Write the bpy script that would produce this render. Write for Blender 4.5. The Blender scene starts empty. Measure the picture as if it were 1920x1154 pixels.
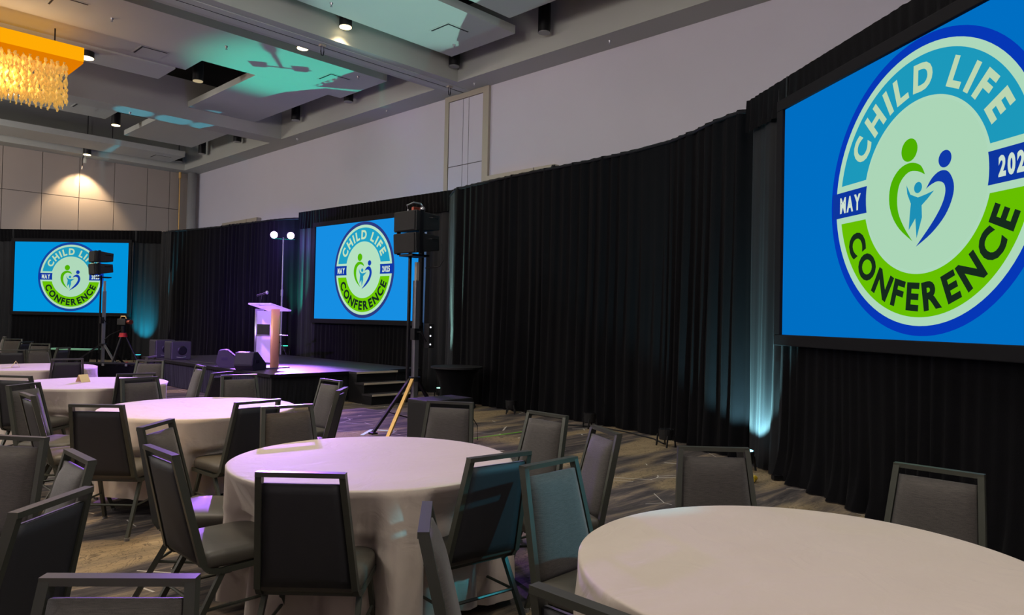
import bpy, bmesh, math, random
from mathutils import Vector, Matrix, noise as mnoise
R = math.radians
PI = math.pi
random.seed(7)
scene = bpy.context.scene
COL = scene.collection

# ------------------------------------------------------------------ camera, world, exposure
EYE = 1.58
YAW, PITCH, ROLL, FPX = R(44.18), R(0.97), R(1.18), 1350.0
cam_data = bpy.data.cameras.new('camera')
cam_data.sensor_width = 36.0
cam_data.lens = FPX / 1920.0 * 36.0
cam = bpy.data.objects.new('camera', cam_data)
COL.objects.link(cam)
fw = Vector((math.cos(PITCH) * math.cos(YAW), math.cos(PITCH) * math.sin(YAW), math.sin(PITCH)))
rt = Vector((math.sin(YAW), -math.cos(YAW), 0))
up = rt.cross(fw)
rt2 = rt * math.cos(ROLL) + up * math.sin(ROLL)
up2 = -rt * math.sin(ROLL) + up * math.cos(ROLL)
cam.matrix_world = Matrix(((rt2.x, up2.x, -fw.x, 0), (rt2.y, up2.y, -fw.y, 0), (rt2.z, up2.z, -fw.z, EYE), (0, 0, 0, 1)))
cam_data.clip_start = 0.05
cam_data.clip_end = 200
scene.camera = cam
scene.view_settings.view_transform = 'Standard'
scene.view_settings.look = 'None'
scene.view_settings.gamma = 1.0
scene.view_settings.use_curve_mapping = False
scene.view_settings.exposure = 0.0

world = bpy.data.worlds.new('world')
scene.world = world
world.use_nodes = True
world.node_tree.nodes['Background'].inputs[0].default_value = (0.5, 0.5, 0.55, 1)
world.node_tree.nodes['Background'].inputs[1].default_value = 0.02

def lin(c):
    return tuple(((v / 255.0) / 12.92 if v / 255.0 <= 0.04045 else ((v / 255.0 + 0.055) / 1.055) ** 2.4) for v in c)

def light(name, kind, loc, power, color, target=None, size=0.1, angle=60, blend=0.5, size_y=None):
    d = bpy.data.lights.new(name, kind)
    d.energy = power
    d.color = color
    if kind == 'SPOT':
        d.spot_size = R(angle)
        d.spot_blend = blend
        d.shadow_soft_size = size
    elif kind == 'AREA':
        d.size = size
        if size_y:
            d.shape = 'RECTANGLE'
            d.size_y = size_y
    else:
        d.shadow_soft_size = size
    o = bpy.data.objects.new(name, d)
    COL.objects.link(o)
    o.location = loc
    if target is not None:
        v = Vector(target) - Vector(loc)
        o.rotation_euler = v.to_track_quat('-Z', 'Y').to_euler()
    return o

WARM = (1.0, 0.72, 0.42)
NEUT = (1.0, 0.88, 0.74)
COOL = (0.74, 0.84, 1.0)
# downlights of the room (housings built only for those in view, the rest unseen): (x, y, z, power, colour)
DOWN = [(8.06, 12.76, 7.5, 320, WARM), (8.08, 14.5, 7.5, 90, WARM), (7.5, 25.05, 7.5, 260, WARM),
        (4.95, 18.44, 7.42, 260, WARM), (7.8, 29.22, 7.12, 60, WARM), (7.45, 18.6, 7.5, 60, WARM),
        (1.3, 5.2, 7.4, 300, (1.0, 0.60, 0.26)), (5.0, 1.2, 7.4, 470, NEUT), (3.2, 9.8, 7.4, 420, NEUT), (-3.5, 7.5, 7.4, 500, NEUT),
        (-4.0, 15.5, 7.4, 500, NEUT), (1.5, 22.0, 7.4, 420, WARM), (5.6, 7.2, 7.4, 380, NEUT), (2.0, -2.0, 7.4, 240, NEUT),
        (-6.5, 1.0, 7.4, 420, NEUT), (-5.5, 23.5, 7.4, 420, NEUT)]
for x, y, z_, p_, c_ in DOWN:
    light('downlight_lamp', 'SPOT', (x, y, z_ - 0.03), p_ * 0.54, c_, (x, y, 0), size=0.11, angle=118, blend=0.9)
light('downlight_lamp', 'SPOT', (1.3, 5.2, 7.37), 4200, (1.0, 0.64, 0.30), (1.9, 5.3, 0), size=0.11, angle=34, blend=0.9)
# wall washer on the back wall
light('wall_washer_lamp', 'SPOT', (7.85, 29.30, 7.0), 420, WARM, (7.85, 30.0, 5.0), size=0.05, angle=88, blend=0.55)
# unseen point lights added to lift ceiling and walls, no chandelier built there
for x, y, z_, p_ in ((1.5, 6.8, 6.4, 340), (-5.0, 8.6, 6.3, 620), (-6.0, 17.8, 6.3, 620), (1.5, -1.5, 6.5, 320), (-1.5, 25.0, 6.0, 1000)):
    light('chandelier_and_fill_lamp', 'POINT', (x, y, z_), p_, (1.0, 0.92, 0.87), size=0.6)
# LED uplights standing at the foot of the drape (fixtures are built below)
light('uplight_lamp', 'SPOT', (9.30, 17.22, 0.80), 1400, (0.0, 1.0, 0.68), (9.0, 16.5, 7), size=0.02, angle=46, blend=0.8)
light('uplight_lamp', 'SPOT', (9.12, 10.75, 0.30), 1000, (0.50, 1.0, 0.88), (8.7, 10.8, 7), size=0.02, angle=40, blend=0.5)
light('uplight_lamp', 'SPOT', (8.15, 24.42, 0.26), 1300, (0.02, 0.70, 0.95), (8.50, 24.98, 1.3), size=0.02, angle=48, blend=1.0)
for tx_ in (7.0, 8.1, 9.1):  # narrow spots added for the cyan strip on the beam, without a fixture
    light('uplight_lamp', 'SPOT', (8.20, 23.70, 0.30), 1000, (0.05, 0.72, 1.0), (tx_, 21.86, 7.24), size=0.02, angle=9, blend=0.5)
light('uplight_lamp', 'SPOT', (7.36, 3.60, 0.25), 330, (0.36, 0.85, 0.95), (7.80, 3.95, 1.6), size=0.02, angle=112, blend=0.4)
# unseen teal spot added beyond the right edge, for screen glow on the chairs
light('teal_fill_lamp', 'SPOT', (4.4, -0.8, 2.7), 560, (0.08, 0.62, 0.85), (2.62, 2.10, 0.76), size=0.04, angle=10, blend=0.4)
# violet LED pars on the stage light stand, and one more on a stand left of the picture
VIOLET = (0.42, 0.16, 1.0)
light('par_lamp', 'SPOT', (8.70, 16.80, 3.565), 7600, VIOLET, (2.7, 9.2, 0.5), size=0.05, angle=44, blend=1.0)
light('par_lamp', 'SPOT', (9.05, 16.60, 3.565), 4200, VIOLET, (5.3, 10.6, 0.3), size=0.05, angle=40, blend=0.8)
light('drape_glow_fill', 'POINT', (9.0, 17.45, 3.50), 60, (0.26, 0.12, 1.0), size=0.1)  # added point light for the violet glow on the drape behind
light('side_violet_lamp', 'SPOT', (0.3, 6.0, 4.2), 6500, (0.44, 0.20, 1.0), (6.5, 14.6, 1.2), size=0.05, angle=26, blend=0.7)
light('side_violet_lamp', 'SPOT', (0.3, 6.4, 4.2), 9000, (0.22, 0.12, 1.0), (9.3, 18.6, 2.8), size=0.05, angle=18, blend=1.0)  # extra spot added to tint the dark drape behind the stage

# ------------------------------------------------------------------ helpers
def new_mat(name):
    m = bpy.data.materials.new(name)
    m.use_nodes = True
    nt = m.node_tree
    b = nt.nodes['Principled BSDF']
    return m, nt, b

def simple(name, col, rough=0.6, metal=0.0, spec=0.5, noise=0.0, nscale=30, bump=0.0, bscale=200, sheen=0.0):
    m, nt, b = new_mat(name)
    c = lin(col)
    b.inputs['Base Color'].default_value = (*c, 1)
    b.inputs['Roughness'].default_value = rough
    b.inputs['Metallic'].default_value = metal
    b.inputs['Specular IOR Level'].default_value = spec
    if sheen:
        b.inputs['Sheen Weight'].default_value = sheen
    tc = nt.nodes.new('ShaderNodeTexCoord')
    if noise:
        n = nt.nodes.new('ShaderNodeTexNoise')
        n.inputs['Scale'].default_value = nscale
        n.inputs['Detail'].default_value = 4
        nt.links.new(tc.outputs['Object'], n.inputs['Vector'])
        r = nt.nodes.new('ShaderNodeMapRange')
        r.inputs['To Min'].default_value = 1 - noise
        r.inputs['To Max'].default_value = 1 + noise
        nt.links.new(n.outputs['Fac'], r.inputs['Value'])
        mx = nt.nodes.new('ShaderNodeVectorMath')
        mx.operation = 'SCALE'
        mx.inputs[0].default_value = c
        nt.links.new(r.outputs['Result'], mx.inputs['Scale'])
        nt.links.new(mx.outputs['Vector'], b.inputs['Base Color'])
    if bump:
        n = nt.nodes.new('ShaderNodeTexNoise')
        n.inputs['Scale'].default_value = bscale
        nt.links.new(tc.outputs['Object'], n.inputs['Vector'])
        bp = nt.nodes.new('ShaderNodeBump')
        bp.inputs['Strength'].default_value = bump
        bp.inputs['Distance'].default_value = 0.01
        nt.links.new(n.outputs['Fac'], bp.inputs['Height'])
        nt.links.new(bp.outputs['Normal'], b.inputs['Normal'])
    return m

def emit(name, col, strength):
    m, nt, b = new_mat(name)
    c = lin(col)
    b.inputs['Base Color'].default_value = (0.0, 0.0, 0.0, 1)
    b.inputs['Emission Color'].default_value = (*c, 1)
    b.inputs['Emission Strength'].default_value = strength
    b.inputs['Roughness'].default_value = 0.8
    b.inputs['Specular IOR Level'].default_value = 0.0
    return m

def fabric(name, c1, c2, sx=900, sz=260):
    """woven upholstery: fine crossed threads"""
    m, nt, b = new_mat(name)
    tc = nt.nodes.new('ShaderNodeTexCoord')
    mp = nt.nodes.new('ShaderNodeMapping')
    mp.inputs['Scale'].default_value = (sx, sx, 40)
    mp2 = nt.nodes.new('ShaderNodeMapping')
    mp2.inputs['Scale'].default_value = (30, 30, sz * 2)
    n1 = nt.nodes.new('ShaderNodeTexNoise')
    n1.inputs['Scale'].default_value = 1
    n2 = nt.nodes.new('ShaderNodeTexNoise')
    n2.inputs['Scale'].default_value = 1
    for mpx, n in ((mp, n1), (mp2, n2)):
        nt.links.new(tc.outputs['Object'], mpx.inputs['Vector'])
        nt.links.new(mpx.outputs['Vector'], n.inputs['Vector'])
    ad = nt.nodes.new('ShaderNodeMath')
    ad.operation = 'ADD'
    nt.links.new(n1.outputs['Fac'], ad.inputs[0])
    nt.links.new(n2.outputs['Fac'], ad.inputs[1])
    mr = nt.nodes.new('ShaderNodeMapRange')
    mr.inputs['From Min'].default_value = 0.75
    mr.inputs['From Max'].default_value = 1.25
    nt.links.new(ad.outputs[0], mr.inputs['Value'])
    mx = nt.nodes.new('ShaderNodeMix')
    mx.data_type = 'RGBA'
    mx.inputs[6].default_value = (*lin(c1), 1)
    mx.inputs[7].default_value = (*lin(c2), 1)
    nt.links.new(mr.outputs['Result'], mx.inputs[0])
    nt.links.new(mx.outputs[2], b.inputs['Base Color'])
    b.inputs['Roughness'].default_value = 0.75
    b.inputs['Specular IOR Level'].default_value = 0.35
    b.inputs['Sheen Weight'].default_value = 0.25
    bp = nt.nodes.new('ShaderNodeBump')
    bp.inputs['Strength'].default_value = 0.25
    bp.inputs['Distance'].default_value = 0.002
    nt.links.new(ad.outputs[0], bp.inputs['Height'])
    nt.links.new(bp.outputs['Normal'], b.inputs['Normal'])
    return m

M = {}
M['wall'] = simple('white_wall_paint', (208, 204, 214), 0.8, noise=0.03, nscale=1.2, bump=0.05, bscale=60)
M['ceil_white'] = simple('ceiling_panel_paint', (190, 194, 188), 0.75, noise=0.02, nscale=2)
M['beam'] = simple('ceiling_beam_paint', (182, 184, 176), 0.75, noise=0.03, nscale=1.5)
M['plenum'] = simple('black_plenum_paint', (14, 14, 17), 0.9)
M['panel'] = simple('beige_wall_panel', (168, 156, 146), 0.7, noise=0.03, nscale=2)
M['joint'] = simple('dark_joint', (84, 78, 72), 0.8)
M['frame_beige'] = simple('beige_metal_trim', (176, 168, 152), 0.5, metal=0.2)
M['column'] = simple('grey_column_paint', (150, 150, 150), 0.45, noise=0.05, nscale=3)
M['velvet'] = simple('black_velour', (9, 9, 12), 0.9, spec=0.08, noise=0.25, nscale=6, bump=0.2, bscale=90, sheen=0.03)
M['velvet_lifted'] = simple('lightened_black_drape', (17, 19, 23), 0.65, spec=0.2, noise=0.2, nscale=5, bump=0.15, bscale=90, sheen=0.06)  # black cloth lightened in colour to carry the uplight glow; stage skirts too
M['stage_top'] = simple('black_stage_deck', (52, 50, 54), 0.42, noise=0.3, nscale=7, bump=0.1, bscale=120)
M['black_paint'] = simple('black_paint', (18, 18, 20), 0.5, noise=0.1)
M['black_case'] = simple('textured_black_cabinet', (11, 11, 13), 0.55, bump=0.3, bscale=400)
M['grille'] = simple('black_perforated_grille', (10, 10, 12), 0.7, bump=0.6, bscale=900)
M['steel'] = simple('brushed_steel', (170, 170, 176), 0.35, metal=0.9, noise=0.08)
M['dark_steel'] = simple('dark_steel', (40, 40, 44), 0.45, metal=0.8)
M['gold_anod'] = simple('gold_anodised_tube', (222, 178, 106), 0.38, metal=0.35)
M['chair_frame'] = simple('bronze_powder_coat', (71, 73, 63), 0.40, metal=0.35, noise=0.06, nscale=40)
M['chair_fabric'] = fabric('grey_brown_woven_fabric', (56, 52, 48), (80, 75, 69))
M['seat_vinyl'] = simple('olive_grey_seat_vinyl', (80, 76, 66), 0.5, noise=0.06, nscale=30, bump=0.1, bscale=500)
M['back_vinyl'] = simple('charcoal_back_vinyl', (42, 42, 44), 0.6, noise=0.08, nscale=40, bump=0.12, bscale=600)
M['foot'] = simple('grey_glide', (120, 120, 116), 0.5)
M['tabletop'] = simple('plywood_table_top', (120, 92, 62), 0.5, noise=0.15, nscale=8)
M['cyl'] = simple('black_downlight_can', (15, 15, 18), 0.45)
M['cyl_lens'] = simple('unlit_grey_lens', (150, 150, 150), 0.3)
M['lens_warm'] = emit('warm_lit_lens', (255, 226, 170), 6)
M['lens_dim'] = emit('dim_lit_lens', (210, 190, 150), 0.7)
M['lens_violet'] = emit('violet_led_lens', (226, 190, 255), 22)
M['chand'] = emit('amber_glowing_shade', (255, 170, 6), 1.0)
M['chand_low'] = emit('deep_amber_shade', (240, 132, 0), 0.85)
M['tent'] = simple('cream_card', (226, 204, 150), 0.7)
M['green_tape'] = simple('green_tape', (120, 190, 60), 0.6)
M['mint_tape'] = simple('pale_mint_tape', (190, 225, 200), 0.6)
M['yellow'] = simple('yellow_plastic', (190, 160, 30), 0.5)
M['red'] = simple('red_anodised', (190, 30, 40), 0.4, metal=0.3)
M['nosing'] = simple('lit_beige_nosing', (196, 184, 160), 0.5)  # step edge trim, its lit brightness put into a paler beige
M['acrylic'] = None
M['frame_black'] = simple('screen_border_velour', (17, 17, 21), 0.8, spec=0.2)
M['vent_dark'] = simple('vent_slot_dark', (38, 38, 40), 0.8)
M['cable'] = simple('black_cable', (12, 12, 13), 0.6)
M['copper'] = simple('copper_clamp', (150, 70, 55), 0.35, metal=0.7)

def glass_mat():
    m, nt, b = new_mat('amber_crystal')
    b.inputs['Base Color'].default_value = (*lin((236, 196, 96)), 1)
    b.inputs['Roughness'].default_value = 0.15
    b.inputs['Transmission Weight'].default_value = 0.55
    b.inputs['IOR'].default_value = 1.45
    b.inputs['Emission Color'].default_value = (*lin((205, 176, 104)), 1)
    b.inputs['Emission Strength'].default_value = 0.3  # lamp light in the crystals put in as their own glow
    return m
M['crystal'] = glass_mat()

def acrylic_mat():
    m, nt, b = new_mat('frosted_lectern_panel')
    b.inputs['Base Color'].default_value = (*lin((222, 214, 230)), 1)
    b.inputs['Roughness'].default_value = 0.5
    tr = nt.nodes.new('ShaderNodeBsdfTranslucent')
    tr.inputs['Color'].default_value = (0.8, 0.8, 0.85, 1)
    mx = nt.nodes.new('ShaderNodeMixShader')
    mx.inputs[0].default_value = 0.6
    out = nt.nodes['Material Output']
    nt.links.new(b.outputs[0], mx.inputs[1])
    nt.links.new(tr.outputs[0], mx.inputs[2])
    nt.links.new(mx.outputs[0], out.inputs['Surface'])
    return m
M['acrylic'] = acrylic_mat()

def cloth_mat():
    m, nt, b = new_mat('cream_polyester_tablecloth')
    b.inputs['Roughness'].default_value = 0.7
    b.inputs['Specular IOR Level'].default_value = 0.3
    b.inputs['Sheen Weight'].default_value = 0.15
    tc = nt.nodes.new('ShaderNodeTexCoord')
    n = nt.nodes.new('ShaderNodeTexNoise')
    n.inputs['Scale'].default_value = 2.5
    n.inputs['Detail'].default_value = 5
    nt.links.new(tc.outputs['Object'], n.inputs['Vector'])
    mx = nt.nodes.new('ShaderNodeMix')
    mx.data_type = 'RGBA'
    mx.inputs[6].default_value = (*lin((190, 176, 160)), 1)
    mx.inputs[7].default_value = (*lin((202, 189, 174)), 1)
    nt.links.new(n.outputs['Fac'], mx.inputs[0])
    nt.links.new(mx.outputs[2], b.inputs['Base Color'])
    # ironed-in fold creases as fine relief
    n2 = nt.nodes.new('ShaderNodeTexNoise')
    n2.inputs['Scale'].default_value = 5
    n2.inputs['Detail'].default_value = 3
    n2.inputs['Distortion'].default_value = 1.5
    nt.links.new(tc.outputs['Object'], n2.inputs['Vector'])
    bp = nt.nodes.new('ShaderNodeBump')
    bp.inputs['Strength'].default_value = 0.35
    bp.inputs['Distance'].default_value = 0.02
    nt.links.new(n2.outputs['Fac'], bp.inputs['Height'])
    nt.links.new(bp.outputs['Normal'], b.inputs['Normal'])
    return m
M['cloth'] = cloth_mat()

def carpet_mat():
    m, nt, b = new_mat('patterned_carpet')
    b.inputs['Roughness'].default_value = 0.95
    b.inputs['Specular IOR Level'].default_value = 0.1
    L = nt.links
    N = nt.nodes.new
    tc = N('ShaderNodeTexCoord')
    # long streaks running across the room
    mp = N('ShaderNodeMapping')
    mp.inputs['Rotation'].default_value = (0, 0, R(24))
    mp.inputs['Scale'].default_value = (0.5, 4.0, 1)
    L.new(tc.outputs['Object'], mp.inputs['Vector'])
    st = N('ShaderNodeTexNoise')
    st.inputs['Scale'].default_value = 1.4
    st.inputs['Detail'].default_value = 9
    st.inputs['Roughness'].default_value = 0.72
    st.inputs['Distortion'].default_value = 0.6
    L.new(mp.outputs[0], st.inputs['Vector'])
    # big patches
    pa = N('ShaderNodeTexNoise')
    pa.inputs['Scale'].default_value = 0.75
    pa.inputs['Detail'].default_value = 2
    mpp = N('ShaderNodeMapping')
    mpp.inputs['Rotation'].default_value = (0, 0, R(24))
    mpp.inputs['Scale'].default_value = (0.6, 1.8, 1)
    L.new(tc.outputs['Object'], mpp.inputs['Vector'])
    L.new(mpp.outputs[0], pa.inputs['Vector'])
    cr1 = N('ShaderNodeValToRGB')
    e = cr1.color_ramp.elements
    e[0].position = 0.36
    e[0].color = (*lin((52, 50, 53)), 1)
    e[1].position = 0.66
    e[1].color = (*lin((142, 127, 108)), 1)
    k = cr1.color_ramp.elements.new(0.5)
    k.color = (*lin((84, 79, 77)), 1)
    L.new(st.outputs['Fac'], cr1.inputs['Fac'])
    # plainer tan ground with dark crackle
    vo = N('ShaderNodeTexVoronoi')
    vo.feature = 'DISTANCE_TO_EDGE'
    vo.inputs['Scale'].default_value = 15
    wn = N('ShaderNodeTexNoise')
    wn.inputs['Scale'].default_value = 4
    wn.inputs['Detail'].default_value = 3
    L.new(tc.outputs['Object'], wn.inputs['Vector'])
    wa = N('ShaderNodeVectorMath')
    wa.operation = 'MULTIPLY_ADD'
    wa.inputs[1].default_value = (0.6, 0.6, 0)
    L.new(wn.outputs['Color'], wa.inputs[0])
    L.new(tc.outputs['Object'], wa.inputs[2])
    L.new(wa.outputs[0], vo.inputs['Vector'])
    cr2 = N('ShaderNodeValToRGB')
    cr2.color_ramp.elements[0].position = 0.01
    cr2.color_ramp.elements[0].color = (*lin((108, 96, 78)), 1)
    cr2.color_ramp.elements[1].position = 0.045
    cr2.color_ramp.elements[1].color = (*lin((154, 137, 108)), 1)
    L.new(vo.outputs['Distance'], cr2.inputs['Fac'])
    th = N('ShaderNodeMapRange')
    th.inputs['From Min'].default_value = 0.50
    th.inputs['From Max'].default_value = 0.58
    L.new(pa.outputs['Fac'], th.inputs['Value'])
    mx = N('ShaderNodeMix')
    mx.data_type = 'RGBA'
    L.new(th.outputs['Result'], mx.inputs[0])
    L.new(cr1.outputs['Color'], mx.inputs[6])
    sm = N('ShaderNodeMapRange')
    sm.inputs['From Min'].default_value = 0.3
    sm.inputs['From Max'].default_value = 0.7
    sm.inputs['To Min'].default_value = 0.6
    sm.inputs['To Max'].default_value = 1.15
    L.new(st.outputs['Fac'], sm.inputs['Value'])
    sv = N('ShaderNodeVectorMath')
    sv.operation = 'SCALE'
    L.new(cr2.outputs['Color'], sv.inputs[0])
    L.new(sm.outputs['Result'], sv.inputs['Scale'])
    L.new(sv.outputs['Vector'], mx.inputs[7])
    # thin pale angular lines
    v2 = N('ShaderNodeTexVoronoi')
    v2.feature = 'DISTANCE_TO_EDGE'
    v2.inputs['Scale'].default_value = 1.3
    L.new(tc.outputs['Object'], v2.inputs['Vector'])
    ls = N('ShaderNodeMath')
    ls.operation = 'LESS_THAN'
    ls.inputs[1].default_value = 0.006
    L.new(v2.outputs['Distance'], ls.inputs[0])
    gate = N('ShaderNodeTexNoise')
    gate.inputs['Scale'].default_value = 1.6
    L.new(tc.outputs['Object'], gate.inputs['Vector'])
    g2 = N('ShaderNodeMath')
    g2.operation = 'GREATER_THAN'
    g2.inputs[1].default_value = 0.55
    L.new(gate.outputs['Fac'], g2.inputs[0])
    mu = N('ShaderNodeMath')
    mu.operation = 'MULTIPLY'
    L.new(ls.outputs[0], mu.inputs[0])
    L.new(g2.outputs[0], mu.inputs[1])
    mu2 = N('ShaderNodeMath')
    mu2.operation = 'MULTIPLY'
    mu2.inputs[1].default_value = 0.75
    L.new(mu.outputs[0], mu2.inputs[0])
    mx2 = N('ShaderNodeMix')
    mx2.data_type = 'RGBA'
    mx2.inputs[7].default_value = (*lin((205, 200, 190)), 1)
    L.new(mu2.outputs[0], mx2.inputs[0])
    L.new(mx.outputs[2], mx2.inputs[6])
    L.new(mx2.outputs[2], b.inputs['Base Color'])
    fz = N('ShaderNodeTexNoise')
    fz.inputs['Scale'].default_value = 220
    L.new(tc.outputs['Object'], fz.inputs['Vector'])
    bp = N('ShaderNodeBump')
    bp.inputs['Strength'].default_value = 0.4
    bp.inputs['Distance'].default_value = 0.01
    L.new(fz.outputs['Fac'], bp.inputs['Height'])
    L.new(bp.outputs['Normal'], b.inputs['Normal'])
    return m
M['carpet'] = carpet_mat()

def obj(name, bm, mat, parent=None, loc=None, rz=0.0, smooth=False):
    me = bpy.data.meshes.new(name)
    bm.to_mesh(me)
    bm.free()
    if smooth:
        for p in me.polygons:
            p.use_smooth = True
    me.materials.append(mat if not isinstance(mat, str) else M[mat])
    o = bpy.data.objects.new(name, me)
    COL.objects.link(o)
    if parent is not None:
        o.parent = parent
    if loc is not None:
        o.location = loc
    o.rotation_euler.z = rz
    return o

def tag(o, label, cat, group=None):
    o['label'] = label
    o['category'] = cat
    if group:
        o['group'] = group
    return o

def thing(name, label, cat, loc=(0, 0, 0), rz=0.0, group=None):
    o = bpy.data.objects.new(name, None)
    COL.objects.link(o)
    o.location = loc
    o.rotation_euler = (0, 0, rz)
    o.empty_display_size = 0.1
    return tag(o, label, cat, group)

def struct(name, bm, mat, parent=None, label=None, **kw):
    o = obj(name, bm, mat, parent, **kw)
    if parent is None:
        o['kind'] = 'structure'
    if label:
        o['label'] = label
    return o

def box(bm, c, s, rot=None, bev=0.0):
    r = bmesh.ops.create_cube(bm, size=1.0)
    vs = r['verts']
    bmesh.ops.scale(bm, vec=Vector(s), verts=vs)
    if bev:
        es = list({e for v in vs for e in v.link_edges})
        rb = bmesh.ops.bevel(bm, geom=es, offset=bev, segments=2, affect='EDGES', profile=0.6)
        vs = list({v for f in rb['faces'] for v in f.verts} | {v for v in vs if v.is_valid})
    if rot is not None:
        bmesh.ops.rotate(bm, cent=(0, 0, 0), matrix=rot, verts=vs)
    bmesh.ops.translate(bm, vec=Vector(c), verts=vs)
    return vs

def B(*args, **kw):
    bm = bmesh.new()
    box(bm, *args, **kw)
    return bm

def mm(x0, x1, y0, y1, z0, z1, bev=0.0):
    return B(((x0 + x1) / 2, (y0 + y1) / 2, (z0 + z1) / 2), (abs(x1 - x0), abs(y1 - y0), abs(z1 - z0)), bev=bev)

def tube(bm, p0, p1, r0, r1=None, seg=10, caps=True):
    p0, p1 = Vector(p0), Vector(p1)
    d = p1 - p0
    r1 = r0 if r1 is None else r1
    g = bmesh.ops.create_cone(bm, cap_ends=caps, segments=seg, radius1=r0, radius2=r1, depth=d.length)
    q = Vector((0, 0, 1)).rotation_difference(d.normalized()).to_matrix()
    bmesh.ops.rotate(bm, cent=(0, 0, 0), matrix=q, verts=g['verts'])
    bmesh.ops.translate(bm, vec=(p0 + p1) / 2, verts=g['verts'])
    return g['verts']

def path_tube(bm, pts, r, seg=8):
    pts = [Vector(p) for p in pts]
    rings = []
    for i, p in enumerate(pts):
        d = (pts[min(i + 1, len(pts) - 1)] - pts[max(i - 1, 0)]).normalized()
        a = d.cross(Vector((0, 0, 1)))
        if a.length < 1e-3:
            a = d.cross(Vector((0, 1, 0)))
        a.normalize()
        b = d.cross(a).normalized()
        rings.append([bm.verts.new(p + (a * math.cos(t) + b * math.sin(t)) * r) for t in [2 * PI * k / seg for k in range(seg)]])
    for i in range(len(rings) - 1):
        for k in range(seg):
            bm.faces.new((rings[i][k], rings[i][(k + 1) % seg], rings[i + 1][(k + 1) % seg], rings[i + 1][k]))
    bm.faces.new(rings[0][::-1])
    bm.faces.new(rings[-1])

def bar(bm, p0, p1, w, t, side=(1, 0, 0)):
    """flat bar of width w (along side) and thickness t between two points"""
    p0, p1 = Vector(p0), Vector(p1)
    d = (p1 - p0).normalized()
    s = Vector(side)
    s = (s - d * s.dot(d)).normalized()
    n = d.cross(s)
    vs = []
    for p in (p0, p1):
        vs.append([bm.verts.new(p + s * (a * w / 2) + n * (b * t / 2)) for a, b in ((-1, -1), (1, -1), (1, 1), (-1, 1))])
    for k in range(4):
        bm.faces.new((vs[0][k], vs[0][(k + 1) % 4], vs[1][(k + 1) % 4], vs[1][k]))
    bm.faces.new(vs[0][::-1])
    bm.faces.new(vs[1])

def dup(root, loc, rz, label=None, group=None, cat=None):
    r = root.copy()
    COL.objects.link(r)
    r.location = loc
    r.rotation_euler = (0, 0, rz)
    if label:
        r['label'] = label
    if group:
        r['group'] = group
    if cat:
        r['category'] = cat
    for ch in list(root.children):
        c = ch.copy()
        COL.objects.link(c)
        c.parent = r
        for g in ch.children:
            d = g.copy()
            COL.objects.link(d)
            d.parent = c
    return r

# ------------------------------------------------------------------ room shell
XW, YB, XL, YF = 12.0, 30.0, -12.0, -6.0
H0 = 7.24       # underside of beams and bulkheads
HC = 7.6        # underside of the hung ceiling panels
TOP = 9.0
struct('floor', mm(XL, XW, YF, YB, -0.1, 0), 'carpet')
struct('ceiling', mm(XL, XW, YF, YB, TOP, TOP + 0.1), 'plenum')
wr = struct('wall_right', mm(XW, XW + 0.2, YF, YB, 0, TOP), 'wall')
wb = struct('wall_back', mm(XL, XW + 0.2, YB + 0.03, YB + 0.2, 0, TOP), 'joint')
struct('wall_left', mm(XL - 0.2, XL, YF, YB, 0, TOP), 'wall')
struct('wall_front', mm(XL, XW, YF - 0.2, YF, 0, TOP), 'wall')
# back wall cladding, panel by panel
xs = [11.36 - 0.0, 11.01]
cx = 11.01
cols = [(11.02, 11.36), (10.18, 11.0), (9.0, 10.16), (7.82, 8.98), (6.64, 7.8), (5.46, 6.62), (4.28, 5.44), (3.1, 4.26), (1.92, 3.08)]
for (x0, x1) in cols:
    for (z0, z1) in ((0.02, 2.88), (2.9, 5.74), (5.76, 7.24)):
        obj('wall_panel', mm(x0, x1, YB - 0.02, YB + 0.03, z0, z1), 'panel', wb)
obj('wall_panel', mm(XL, 1.90, YB - 0.02, YB + 0.03, 0.02, H0), 'panel', wb)
# recess at the corner, rod and round column
obj('recess_panel', mm(11.38, 11.99, YB - 0.05, YB + 0.03, 0.02, H0), 'panel', wb)
cl = bmesh.new()
tube(cl, (11.72, 29.55, 0), (11.72, 29.55, H0 - 0.002), 0.17, seg=28)
struct('column', cl, 'column', smooth=True)
rd = bmesh.new()
tube(rd, (11.33, 29.78, 0), (11.33, 29.78, H0 - 0.2), 0.022)
tube(rd, (11.33, 29.78, H0 - 0.25), (11.33, 29.78, H0 - 0.003), 0.05)
tag(obj('vertical_pipe', rd, 'gold_anod'), 'thin gold pipe standing at the right end of the back wall', 'pipe')

# bulkheads (dropped soffits along the walls)
struct('bulkhead_right', mm(11.3, XW - 0.001, YF, YB - 0.02, H0, TOP), 'beam')
struct('bulkhead_back', mm(XL, 11.299, 29.25, YB - 0.021, H0, TOP), 'beam')
def beam(y0, y1, label=None):
    return struct('ceiling_beam', mm(XL, 11.299, y0, y1, H0, 8.4), 'beam')
bm1 = beam(12.95, 13.80)
bm2 = beam(21.50, 22.25)
bm3 = beam(4.45, 5.25)
# partition track let into beam 1
obj('track_rail', mm(XL, 11.98, 13.20, 13.405, H0 - 0.012, H0 + 0.01), 'ceil_white', bm1)
obj('track_rail', mm(XL, 11.98, 13.455, 13.66, H0 - 0.012, H0 + 0.01), 'ceil_white', bm1)
obj('track_slot', mm(XL, 11.98, 13.405, 13.455, H0 - 0.004, H0 + 0.01), 'vent_dark', bm1)
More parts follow.
